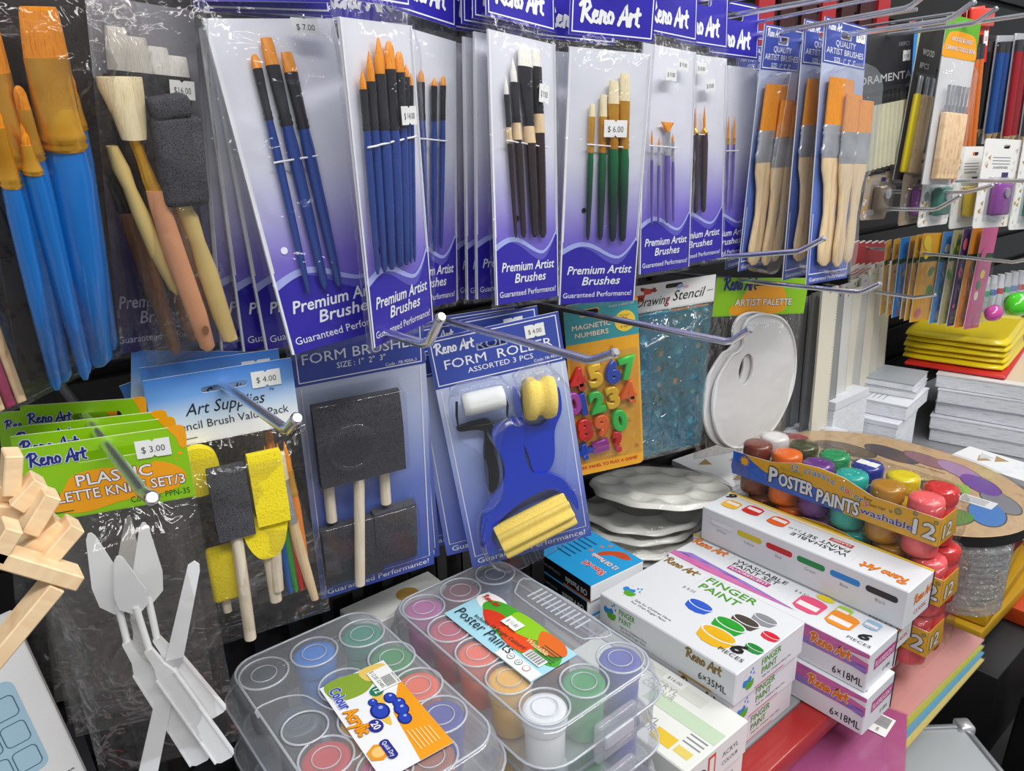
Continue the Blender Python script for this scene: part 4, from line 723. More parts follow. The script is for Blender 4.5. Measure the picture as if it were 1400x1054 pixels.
for i in range(6):
    m = MB(); u = -.026 + .0105 * i; m.rbox(u - .0050, u + .0050, -.012, -.002, -.228, -.132, .002, WOODP); q = m.build('carving_tool', o); m = MB(); m.tube([(u, -.007, -.134), (u, -.007, -.122)], .0034, SILVF, 8); m.tube([(u, -.007, -.124), (u + .001 * (i % 3 - 1), -.007, -.094)], [.0016, .0024], SILVF, 6); m.build('tool_blade', q)
m = MB(); m.rect(F, w * .38, -h + .004, w * .44, -.16, K('#d8322a', .4), 12); m.build('red_strip', o)
pillow(o, -w / 2, w / 2, -h, -hd + .002, lambda s, t: .015, FILM, seed=63, wr=.0006)
def pencils(pose, lab, col, n, card='#1c1c20', tip=True, top=None):
    o, w, h, m = strip_pack('pencil_pack', pose, lab, 'pencils', K(card, .45), 'pencil packs at the far right'); m.build('card', o)
    for i in range(n):
        u = -w * .36 + w * .72 * i / max(1, n - 1); m = MB(); m.tube([(u, -.004, -h * .16), (u, -.004, -h * .90)], w * .36 / n, K(col, .3), 6); q = m.build('pencil', o); m = MB(); m.tube([(u, -.004, -h * .899), (u, -.004, -h * .985)], [w * .34 / n, .0006], WOODL, 6); m.build('pencil_point', q)
        m = MB(); m.tube([(u, -.004, -h * .161), (u, -.004, -h * .06)], w * .35 / n, K(top or '#3a3b40', .4), 6); m.build('pencil_end', q)
    pillow(o, -w / 2, w / 2, -h, 0, lambda s, t: .011, FILM, nu=8, nv=10, seed=n + 70, wr=.0006)
pencils(push((1.4606, 0.5480, 0.7802, -8.4, -1.1, -5.0, 0.0621, 0.2407), 1.035), 'pack of four orange pencils with dark ends beside the carving set', '#e07820', 4)
pencils((1.6043, 0.5700, 0.7928, -1.4, 0.6, -2.0, 0.0497, 0.1793), 'pack of black pencils between the orange and the blue ones', '#17171a', 3)
pencils((1.6205, 0.5520, 0.7914, -5.1, 0.3, -3.6, 0.0684, 0.1853), 'pack of blue pencils on a silvery card', '#1f4e94', 3, '#b4b6bc')
pencils((1.6522, 0.5350, 0.7946, -4.0, -1.0, -2.2, 0.0685, 0.1956), 'pack of dark red pencils on a silvery card', '#9c1f2a', 3, '#b4b6bc')
pencils((1.6922, 0.5180, 0.7881, -3.6, -0.8, -2.2, 0.0624, 0.1898), 'pack of grey pencils at the far right edge', '#4a4c52', 3, '#b4b6bc')
for pose, lab in (((1.5136, 0.5900, 0.8299, -5.2, -1.6, -11.3, 0.0588, 0.0873), 'rear red header card at the top right'), ((1.5163, 0.5780, 0.8318, -4.6, -2.2, -8.0, 0.0688, 0.0916), 'middle red header card at the top right'), ((1.5198, 0.5660, 0.8287, -1.8, -1.9, -4.1, 0.0939, 0.0868), 'front red header card with white price stickers at the top right')):
    o, w, h, m = strip_pack('red_header_pack', pose, lab, 'card pack', K('#d8281e', .35), 'red header cards'); m.build('card', o)
    m = MB(); m.rbox(-w / 2, w / 2, -.008, -.001, -.03, .0, .003, K('#e23a22', .25, coat=.4)); m.build('folded_flap', o)
    if 'front' in lab:
        for u in (-.03, .02): sticker(o, '$ 5.00', u, -.048, .016, .024, 50)
o, w, h, m = strip_pack('tall_card', (1.3172, 0.5800, 0.7939, 0.5, 0.4, -2.7, 0.0384, 0.1652), 'narrow bright blue card behind the yellow handled carving tool', 'card pack', K('#1e7fd0', .4)); m.rect(F, w * .25, -h, w / 2, 0, K('#b8cc3a', .4), 1); m.build('card', o)
o, w, h, m = strip_pack('tall_card', (1.3303, 0.5920, 0.8027, 2.2, 0.2, -4.8, 0.0216, 0.1393), 'narrow red dotted card left of the bright blue one', 'card pack', K('#c8303a', .4))
for k in range(9): m.rect(F, -w * .3, -h + .008 + .014 * k, w * .3, -h + .014 + .014 * k, K('#e8dcd8', .5), 1)
m.build('card', o)
for i in range(7):
    t = hung('hanging_card', (1.02 + .05 * i, .66 - .004 * i, .84, 0, 0, 0, .04, .16), 'dark red edged card in the shaded row above the pencils', 'card pack', 'dark cards in the shaded top row')[0]; m = MB(); m.plate([(-.02, -.10), (.02, -.10), (.02, 0), (-.02, 0)], .006, K('#3a1216' if i % 3 else '#a3222a', .4)); m.build('card', t)
# white and gold sharpener packs
GOLD = K('#b8934a', .4)
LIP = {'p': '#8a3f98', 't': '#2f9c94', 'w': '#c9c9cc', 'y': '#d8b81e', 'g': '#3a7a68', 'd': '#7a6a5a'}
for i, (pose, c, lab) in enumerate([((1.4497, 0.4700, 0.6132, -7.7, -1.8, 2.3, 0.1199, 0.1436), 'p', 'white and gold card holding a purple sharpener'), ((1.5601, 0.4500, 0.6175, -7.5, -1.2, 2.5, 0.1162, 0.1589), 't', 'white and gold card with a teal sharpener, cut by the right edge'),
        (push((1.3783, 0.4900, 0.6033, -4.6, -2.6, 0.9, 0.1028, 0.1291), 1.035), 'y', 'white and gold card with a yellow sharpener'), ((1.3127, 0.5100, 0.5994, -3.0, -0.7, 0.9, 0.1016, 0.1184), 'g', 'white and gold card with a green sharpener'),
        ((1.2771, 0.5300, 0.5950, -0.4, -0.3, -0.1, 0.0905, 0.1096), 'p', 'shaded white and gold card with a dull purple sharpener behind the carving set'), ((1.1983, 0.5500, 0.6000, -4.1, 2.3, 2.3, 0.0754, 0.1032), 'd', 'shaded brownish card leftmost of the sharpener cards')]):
    o, w, h = hung('sharpener_card', pose, lab, 'pencil sharpener', 'white and gold sharpener cards'); m = MB(); m.plate(rr(-w / 2, -h, w / 2, 0, .006), .0014, K('#e9e9e6', .4) if i < 4 else K('#a89a8c', .5), [slot(w * .1, -.012, .022, .006)])  # last two cards: white board darkened, their shade put into the colour
    R = random.Random(i)
    for k in range(26):
        u, v = R.choice([-1, 1]) * w * R.uniform(.30, .46), -h * R.uniform(.03, .97); s = .0046; m.poly(F, [(u - s, v), (u + s, v + s * .9), (u + s * .6, v - s)], GOLD if k % 2 else K('#d4d2cc', .5), 1)
    m.text(F, 'SHARPENER', 0, -h * .33, .0042, INK, w * .4, n=1)
    for k in range(3): m.rect(F, -w * .24, -h * (.20 + .035 * k), w * .24, -h * (.21 + .035 * k), DIM, 1)
    m.rect(F, w * .06, -h * .43, w * .24, -h * .37, K('#3a2f66', .4), 1); m.build('card', o)
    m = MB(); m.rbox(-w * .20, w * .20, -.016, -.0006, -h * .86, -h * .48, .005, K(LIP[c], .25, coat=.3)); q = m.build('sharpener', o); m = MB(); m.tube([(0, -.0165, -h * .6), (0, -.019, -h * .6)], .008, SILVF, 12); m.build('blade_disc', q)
    pillow(o, -w * .28, w * .28, -h * .93, -h * .42, lambda s, t: .022, BLISTER, nu=8, nv=8, seed=80 + i, wr=0, back=-.0004)
# colourful narrow packs
CP = [((1.4359, 0.6420, 0.4359, 1.3, -0.9, -3.6, 0.0230, 0.1428), '#d9a012', 'yellow slim pack leftmost of the colourful row'), ((1.4521, 0.6320, 0.4377, 1.1, -0.9, -2.0, 0.0254, 0.1480), '#e8ae10', 'second yellow slim pack from the left of the colourful row'), ((1.4672, 0.6220, 0.4396, -0.9, -1, -.1, .0332, .153), '#1f88d8', 'sky blue slim pack standing between yellow ones'),
      ((1.4868, 0.6120, 0.4412, 0, -.9, .8, .0327, .1591), '#d89a1c', 'ochre slim pack just right of the sky blue one'), ((1.4953, 0.6020, 0.4437, -.7, -.8, 1.9, .0375, .1642), '#e0a51a', 'ochre slim pack left of the widest yellow one'), ((1.5284, 0.5920, 0.4440, -5.6, -1.3, 3.6, .0687, .1708), '#f0ae0e', 'widest yellow pack in the colourful row, printed with green leaves'),
      ((1.5928, 0.5820, 0.4417, -4.2, -1, 3.5, .0580, .181), '#4a8fce', 'light blue pack right of the widest yellow one'), ((1.6126, 0.5720, 0.4434, -2.8, -.7, 3.7, .0502, .1877), '#b0a878', 'beige and lilac pack beside the light blue one'), ((1.6427, 0.5620, 0.4442, -3.4, -.6, 4.0, .0535, .1952), '#4a2f62', 'dark violet pack in the colourful row'),
      ((1.6740, 0.5520, 0.4449, -5.3, -.6, 4.4, .0659, .2029), '#e08a28', 'orange pack in the colourful row'), ((1.7058, 0.5400, 0.4457, -5.3, -.5, 4.6, .0646, .2109), '#c85a8c', 'pink striped pack rightmost of the colourful row')]
for i, (pose, c, lab) in enumerate(CP):
    pose = push((pose[0], .63 - .008 * i, *pose[2:]), pose[1] / (.63 - .008 * i)); o, w, h, m = strip_pack('activity_pack', pose, lab, 'card pack', K(c, .4), 'colourful narrow packs'); R = random.Random(i)
    for k in range(7):
        u, v, r = R.uniform(-.3, .3) * w, -h * R.uniform(.1, .95), w * R.uniform(.08, .2); m.disc(F, u, v, r, K(R.choice(['#3f8a3a', '#f4d83a', '#e8e0c8', '#d8607a', c]), .45), 1 + k, r * R.uniform(.5, 1.4), R.random())
    m.rect(F, -w / 2, -h * .32, w / 2, -h * .26, K('#2a4a2a', .5), 1); m.build('card', o)
    m = MB(); m.rbox(-w * .45, w * .45, -.008, -.0016, -h * .97, -h * .30, .003, FILM); m.build('clear_cover', o)
for pose, c, lab in (((1.6033, .5, .3169, -1.9, 0, 6.1, .0469, .0446), '#c84a9c', 'small pink sharpener hanging low beside the green one'), ((1.6700, .4799, .3362, -4.9, .3, 8.0, .0700, .0600), '#4ad21e', 'bright green bulb sharpener hanging low at the right')):
    o, w, h = hung('novelty_sharpener', pose, lab, 'pencil sharpener'); m = MB(); m.M = Matrix.Translation((0, -.014, -h * .55)) @ Matrix.Rotation(1.2, 4, 'Y'); m.lathe([(.003, -w * .45), (w * .2, -w * .38), (w * .34, -w * .1), (w * .3, w * .15), (w * .2, w * .3)], K(c, .2, coat=.5)); m.build('body', o)
    m = MB(); m.M = Matrix.Translation((0, -.014, -h * .55)) @ Matrix.Rotation(1.2, 4, 'Y'); m.lathe([(w * .19, w * .3), (w * .2, w * .36), (w * .12, w * .4)], SILVF); m.build('metal_end', o)
    m = MB(); m.plate(rr(-w * .5, -h, w * .5, .03, .004), .0008, BLISTER); m.build('hang_tab', o)
# right hand hooks
hook('long chrome wire hook over the purple sharpener card, highest of the right hand hooks', (1.345, Wy, .547), (1.345, .350, .553))
hook('chrome hook ending before the purple sharpener card', (1.300, Wy, .531), (1.305, .460, .536), .03, .010)
hook('shorter chrome hook below it, ending left of the purple sharpener', (1.215, Wy, .508), (1.215, .470, .515), .03, .020)
hook('chrome hook across the colourful narrow packs', (1.500, Wy, .410), (1.510, .440, .405), .03, .012)
hook('small chrome hook below the yellow narrow packs', (1.420, Wy, .340), (1.420, .560, .338), .03, .010)

# ------------------------------------------------------------------ rulers
RUL = [((1.2152, .6200, .3767, -4.9, -.7, -2.1, .0326, .2652), 'nearest cream wooden ruler with a marked edge', '#e0dccb'), ((1.2514, .6280, .3653, .4, -.4, -4.6, .0202, .2447), 'narrow grey ruler just behind the nearest cream ruler', '#8f9192'), ((1.2810, .6360, .3612, -1.6, -.5, -5.6, .0225, .2464), 'white ruler third from the left', '#d5d5d0'), ((1.3137, .6440, .3633, -.5, -.2, -.8, .0268, .2031), 'cream ruler fourth from the left', '#dcd8c8'),
       ((1.3397, .6520, .3800, 0, -.3, -3.4, .0232, .2210), 'grey white ruler fifth from the left', '#bfc0bc'), ((1.3681, .6600, .3899, -2.1, -.5, -5.4, .0255, .2293), 'cream ruler sixth from the left', '#dedac8'), ((1.3954, .6680, .4003, -1.8, -.5, -6.6, .0240, .2319), 'white ruler next to the last of the row', '#d6d4c8'), ((1.4273, .6760, .3966, -1.2, -.5, -7.0, .0229, .2278), 'cream ruler at the right end of the row', '#d4d0c0'), ((1.1700, .6400, .3747, 2.1, -.2, -1.8, .0190, .2651), 'dark grey steel ruler at the left end, beside the oval palettes', '#6f7274')]
RUL += [((1.2400 + .030 * k, .6520 + .004 * k, .372 + .004 * k, -2, -.5, -2.5, .0230, .236 - .008 * k), ['pale grey ruler deep between the two nearest rulers', 'off white ruler in the second row, behind the white third one', 'warm white ruler in the second row, half covered', 'dull cream ruler in the second row near the middle', 'light grey ruler in the second row, right of the middle'][k], ['#b9bab6', '#d8d6cc', '#dcdacf', '#cfcbb9', '#c2c3c0'][k]) for k in range(5)]
RUL += [((1.105 + .026 * k, .6600 + .004 * k, .372, 0, -.5, -1.5, .0150, .225), ['leftmost thin steel ruler behind the palette bag', 'second thin steel ruler behind the palette bag', 'third thin steel ruler behind the palette bag'][k], ['#55585c', '#84878a', '#6b6e72'][k]) for k in range(3)]
for i, (pose, lab, c) in enumerate(RUL):
    pose = push((pose[0], .62, *pose[2:5], pose[5] * .6, pose[6] * 1.45, pose[7]), pose[1] / .62); o, w, h = hung('ruler', pose, lab, 'ruler', 'rulers standing on the paper pads'); m = MB(); m.plate([(-w / 2, -h), (w / 2, -h), (w / 2, 0), (-w / 2, 0)], .004, K(c, .45), [[(.003 * math.cos(a * .785), -.008 + .003 * math.sin(a * .785)) for a in range(8)]])
    for k in range(50): m.rect(F, w / 2 - (.007 if k % 10 == 0 else .004), -h + .004 + k * h * .019, w / 2 - .0004, -h + .0046 + k * h * .019, K('#4a4a48', .6), 1)
    m.build('ruler_body', o)
for i, pose in enumerate([(1.3680, .69, .4368, -2.2, -.6, -8.8, .0218, .2675), (1.4016, .695, .4332, -2.4, -.6, -9, .0221, .2674), (1.4390, .70, .4292, -2.6, -.6, -9.3, .0224, .2629), (1.4775, .705, .4251, -2.8, -.6, -9.6, .0227, .2686), (1.5139, .71, .4212, -3, -.7, -9.8, .0230, .2739), (1.5513, .715, .4172, -3.2, -.7, -10.1, .0232, .2794)]):
    pose = push((pose[0], pose[1] - .03, *pose[2:5], -8.5, pose[6] * 1.35, pose[7]), pose[1] / (pose[1] - .03)); o, w, h = hung('ruler_sleeve', pose, 'white ruler sleeve with a red top in the rear row behind the rulers', 'ruler', 'red topped ruler sleeves'); m = MB(); m.rbox(-w / 2, w / 2, 0, .006, -h, 0, .001, K('#d9d6d2', .4), 1); m.rect(F, -w * .46, -.045, w * .46, -.001, K('#b02a2c', .4), 1)
    for k in (1, 2): m.rect(F, -w * .46, -.052 - .006 * k, w * .46, -.050 - .006 * k, K('#c8504c', .5), 1)
    m.build('sleeve_body', o)

# ------------------------------------------------------------------ paper pads and envelopes at the right rear
PAGES = noisy('page_edges', ['#b9bfc9', '#eceef2', '#d5d9e0'], 40, .7, .2, .0006, (1, 1, 26), 3)
def pad(label, x, y, z, L, D, h, yaw, cover='#e6e8ec', art=None, group='white paper pads'):
    t = thing('paper_pad', label, 'paper pad', (x, y, z), (0, 0, yaw), group); m = MB(); m.rbox(-L / 2, L / 2, -D / 2, D / 2, 0, h * .9, .0015, PAGES, 1); m.build('pages', t)
    m = MB(); T = frame((0, 0, h), (1, 0, 0), (0, 1, 0)); m.box(-L / 2 - .001, L / 2 + .001, -D / 2 - .001, D / 2 + .001, h * .9, h, K(cover, .35)); R = random.Random(int(x * 999))
    if art == 'tri':
        for k in range(14):
            u, v, s = R.uniform(-.42, .42) * L, R.uniform(-.42, .42) * D, .014; m.poly(T, [(u - s, v), (u + s, v + s * .7), (u + s * .4, v - s)], K(R.choice(['#c8ccd4', '#a98f66', '#dfe2e8']), .5), 1)
    elif art == 'lines':
        for k in range(8): m.rect(T, -L * .4, D * (.34 - .07 * k), -L * .4 + L * R.uniform(.2, .36), D * (.355 - .07 * k), K('#9aa2b0', .5), 1)
        m.poly(T, blob([(L * .22 + .018 * math.cos(a) * (1 + .35 * (a % 2)), .014 * math.sin(a) * (1 + .3 * (a % 2))) for a in range(6)], 3), K('#5a6690', .5), 1)
    elif art == 'tan':
        m.poly(T, blob([(-L * .4, -D * .2), (-L * .3, D * .4), (L * .2, D * .42), (L * .42, D * .1), (L * .2, -D * .35)]), K('#d6c6ac', .5), 1)
        m.poly(T, blob([(L * .1, -D * .3), (L * .2, D * .2), (L * .4, D * .3), (L * .45, -D * .3)]), K('#e2cfc8', .5), 2)
    m.build('cover', t); return t
pad('thick low pad block under the left pile of pads', 1.470, .628, 0, .130, .125, .0890, 8, '#dfe3ea')
pad('wide pad printed with a blue emblem, under the grey covered pad', 1.508, .636, .0895, .150, .140, .0300, 8, '#e2e6ec', 'lines')
pad('grey covered pad topmost of the left pile, right of the rulers', 1.540, .628, .1200, .115, .105, .0150, 12, '#c6ccd4'); pad('second grey covered pad, lying on the first one below the rulers', 1.540, .630, .1355, .115, .103, .0150, 10, '#a9b0b8')
pad('pad block that the back rulers stand on', 1.330, .668, 0, .128, .110, .1560, 0, '#dfe3ea'); pad('pad block under the nearest cream ruler', 1.225, .640, .0, .090, .110, .1080, 0, '#dfe3ea')
for i, (dx, dy, yw_, c, a) in enumerate([(0, 0, 12, '#dfe2ea', None), (-.006, .004, 13, '#e2e5ec', None), (.006, -.004, 11, '#d8dce6', None), (-.003, .002, 14, '#e4e6ec', None), (.0, .004, 12, '#e6e4e2', 'tan')]):
    pad(['lowest pad of the right pile beside the gold triangle pad', 'second pad up in the right pile', 'third pad up in the right pile', 'fourth pad up in the right pile', 'topmost pad of the right pile with a tan and pink cover, under the envelopes'][i], 1.820 + dx, .480 + dy, .030 * i, .38, .26, .0292, yw_, c, a)
pad('white pad printed with grey and gold triangles, behind the kraft palette', 1.050, .660, .0, .21, .13, .095, -6, '#eceef1', 'tri')
pad('low pad printed with gold triangles at the right edge, behind the kraft palette', 1.320, .300, .0, .075, .24, .100, -6, '#e8eaee', 'tri')
YEN = K('#e8cf10', .3, coat=.3)
t = thing('envelope', 'red envelope under the pile of yellow ones', 'envelope', (1.800, .585, .1505), (0, 0, 10)); m = MB(); m.rbox(-.17, .15, -.098, .09, 0, .008, .004, K('#c8201c', .35)); m.build('body', t)
for i in range(5):
    t = thing('envelope', ['lowest yellow padded envelope of the pile', 'second yellow padded envelope from the bottom', 'middle yellow padded envelope of the pile', 'yellow padded envelope just below the top one', 'topmost glossy yellow padded envelope'][i], 'envelope', (1.800 + .006 * (i % 2), .590 + .004 * (i % 3), .1590 + .0125 * i), (0, 0, 9 + 1.5 * (i % 3)), 'yellow padded envelopes')
    m = MB(); R = random.Random(i); n = 14
    m.rings([[((.150 * q) * sx + .002 * R.random(), (.098 * q) * sy, zz) for sx, sy in [(math.cos(a) if 0 else max(-1, min(1, 1.35 * math.cos(a))), max(-1, min(1, 1.35 * math.sin(a)))) for a in [6.283 * k / 24 for k in range(24)]]] for q, zz in ((.9, .0004), (1, .0030), (1, .0058), (.985, .009), (.9, .0121))], YEN, True); m.build('body', t)
    m = MB(); m.box(.10, .135, -.085, .085, .0115, .0122, K('#f4e46a', .2)); m.build('sealed_flap', t)
for i in range(9):
    t = thing('marker', 'grey capped marker in the row behind the yellow envelopes', 'marker', (2.12 + .032 * i, .690 - .006 * i, .150), (0, 0, 0), 'markers behind the envelopes'); m = MB(); m.lathe([(.011, 0), (.012, .004), (.012, .09), (.010, .094), (.009, .12)], K('#c4c8cc', .4), n=12); m.build('barrel', t); m = MB(); m.lathe([(.0122, .07), (.0122, .085)], K(['#c85a5a', '#3aa08c', '#5a7ac8'][i % 3], .4), n=12); m.build('band', t)
t = thing('display_riser', 'black block the grey markers stand on', 'riser', (2.25, .65, 0)); m = MB(); m.rbox(-.17, .17, -.06, .08, 0, .149, .003, BLACK); m.build('block', t)

# ------------------------------------------------------------------ cartons on the shelf
BOXW = K('#e2e5ea', .35); GREENP = K('#4c9a22', .5); BROWNP = K('#8a6a2c', .45); ORP = K('#e07a1c', .45); VIOL = K('#6a4aa8', .45); MAG = noisy('pink_brush_streak', ['#b8488e', '#d070a8', '#a85a9c'], 90, .5, stretch=(3, .4, 3)); VIOL = noisy('violet_brush_streak', ['#7a5ab0', '#9a80c4', '#6a4aa4'], 90, .5, stretch=(3, .4, 3))
def faces(x0, x1, y0, y1, z0, z1):
    """frames on the top (reading toward the aisle), the left and the aisle side of a carton"""
    return (frame((x0, y1, z1), (0, -1, 0), (1, 0, 0)), frame((x0, y1, z0), (0, -1, 0), (0, 0, 1)), frame((x0, y0, z0), (1, 0, 0), (0, 0, 1)))
def carton(m, W, D, H, mat=BOXW):
    m.rbox(0, W, 0, D, 0, H, .0012, mat, 1)
    m.M = I4; return faces(0, W, 0, D, 0, H)
def splat(m, Fc, u, v, s, n=1):
    BL, GR = K('#2a86d8', .45), K('#5aa822', .45)
    m.poly(Fc, blob([(u - .7 * s, v + .1 * s), (u - .6 * s, v + .55 * s), (u - .1 * s, v + .45 * s), (u + .25 * s, v + .65 * s), (u + .5 * s, v + .3 * s), (u + .1 * s, v - .05 * s), (u - .4 * s, v - .15 * s)], 4), BL, n)
    m.poly(Fc, blob([(u - .3 * s, v - .1 * s), (u - .1 * s, v + .2 * s), (u + .3 * s, v + .1 * s), (u + .75 * s, v + .2 * s), (u + .8 * s, v - .2 * s), (u + .5 * s, v - .55 * s), (u - .1 * s, v - .5 * s)], 4), GR, n + 1)
    for a, b in ((.35, .95), (.75, .7), (.6, 1.15)): m.disc(Fc, u + a * s, v + b * s, .09 * s, BL, n, .14 * s, k=10)
    for a, b in ((-.3, .95), (1.05, .5), (.9, -.5), (.1, -.8)): m.disc(Fc, u + a * s, v + b * s, .06 * s, K('#e8b878', .5), n, k=6)
def pot_art(m, Fc, u, v, r, col, n, up=1):
    """printed picture of an open paint pot"""
    m.poly(Fc, [(u - r, v), (u - r * .8, v - r * .75), (u - r * .3, v - r * .98), (u + r * .3, v - r * .98), (u + r * .8, v - r * .75), (u + r, v)], K(col, .4), n)
    m.disc(Fc, u, v, r, K('#e9ebf0', .4), n + 1, r * .46); m.disc(Fc, u, v, r * .9, K(col, .3), n + 2, r * .38); m.disc(Fc, u + r * .1, v - r * .05, r * .55, K(col, .2), n + 3, r * .2)
def finger_box(label, x, y, z, yaw=0):
    t = thing('paint_box', label, 'paint box', (x, y, z), (0, 0, yaw), 'white finger paint boxes'); m = MB(); W, D, H = .128, .187, .0392; T, Lf, A = carton(m, W, D, H)
    reno(m, T, .004, .1115, .047, BROWNP, 2, t=.2); m.text(T, '\u00ae', .053, .1180, .004, BROWNP, n=2); m.line(T, [(.0625, .099), (.0625, .124)], .0004, LINE, 1)
    m.text(T, 'FINGER', .100, .1130, .0115, GREENP, .066, n=2, b=.03); m.text(T, 'PAINT', .095, .0960, .0115, GREENP, .053, n=2, b=.03)
    splat(m, T, .020, .0275, .0130); m.text(T, 'Safe for Children Have', .063, .0190, .0036, INK, .052, n=2); m.text(T, 'Fun With Finger Paint', .061, .0135, .0036, INK, .050, n=2); m.text(T, '$ 8.00', .065, .0820, .0050, DIM, n=2)
    for u, v, r, c in ((.093, .0690, .0165, '#2a5cd0'), (.156, .1010, .0145, '#8d8f96'), (.144, .0820, .0165, '#4a403c'), (.136, .0640, .0190, '#22a028'), (.138, .0400, .0220, '#e8b414'), (.176, .0800, .0105, '#d8203a'), (.176, .0500, .0105, '#1f8a34')): pot_art(m, T, u, v, r, c, 3)
    m.text(T, '6', .166, .0270, .0165, K('#111114', .4), .0125, n=8, b=.05, sh=.2); m.text(T, 'PIECES', .166, .0185, .0056, K('#2a2a30', .4), .029, n=8)
    splat(m, Lf, .016, .020, .0125); m.text(Lf, 'FINGER', .043, .0265, .0075, GREENP, .0235, n=2, b=.01); m.text(Lf, 'PAINT', .0405, .0165, .0075, GREENP, .0185, n=2, b=.01); m.text(Lf, 'Safe for Children Have', .053, .0100, .0030, INK, .040, n=2); m.text(Lf, 'Fun With Finger Paint', .053, .0055, .0030, INK, .038, n=2)
    reno(m, Lf, .126, .026, .044, BROWNP, 2, t=.2); m.text(Lf, '6\u00d735ML', .160, .0085, .0085, K('#1f2024', .5), .034, n=2, b=.01); m.rect(Lf, .118, .0005, .160, .0028, K('#c8963a', .4), 1)
    splat(m, A, .022, .016, .013); m.text(A, 'FINGER', .064, .026, .0085, GREENP, .036, n=2, b=.01); m.text(A, 'PAINT', .061, .0150, .0085, GREENP, .028, n=2, b=.01); m.text(A, 'Safe for Children Have Fun', .076, .0095, .0026, INK, .055, n=2)
    m.line(A, [(.035, .0035), (.090, .0035)], .0012, K('#c8303a', .4), 1); m.line(A, [(.004, .0375), (.124, .0375)], .0003, LINE, 1); m.build('carton', t); return t
finger_box('lowest white finger paint box of three, at the shelf edge', .5445, .337, 0); finger_box('middle white finger paint box, mostly hidden by the top one', .5440, .334, .0395); finger_box('topmost white finger paint box, its picture of six paint pots facing up', .5435, .330, .0790)
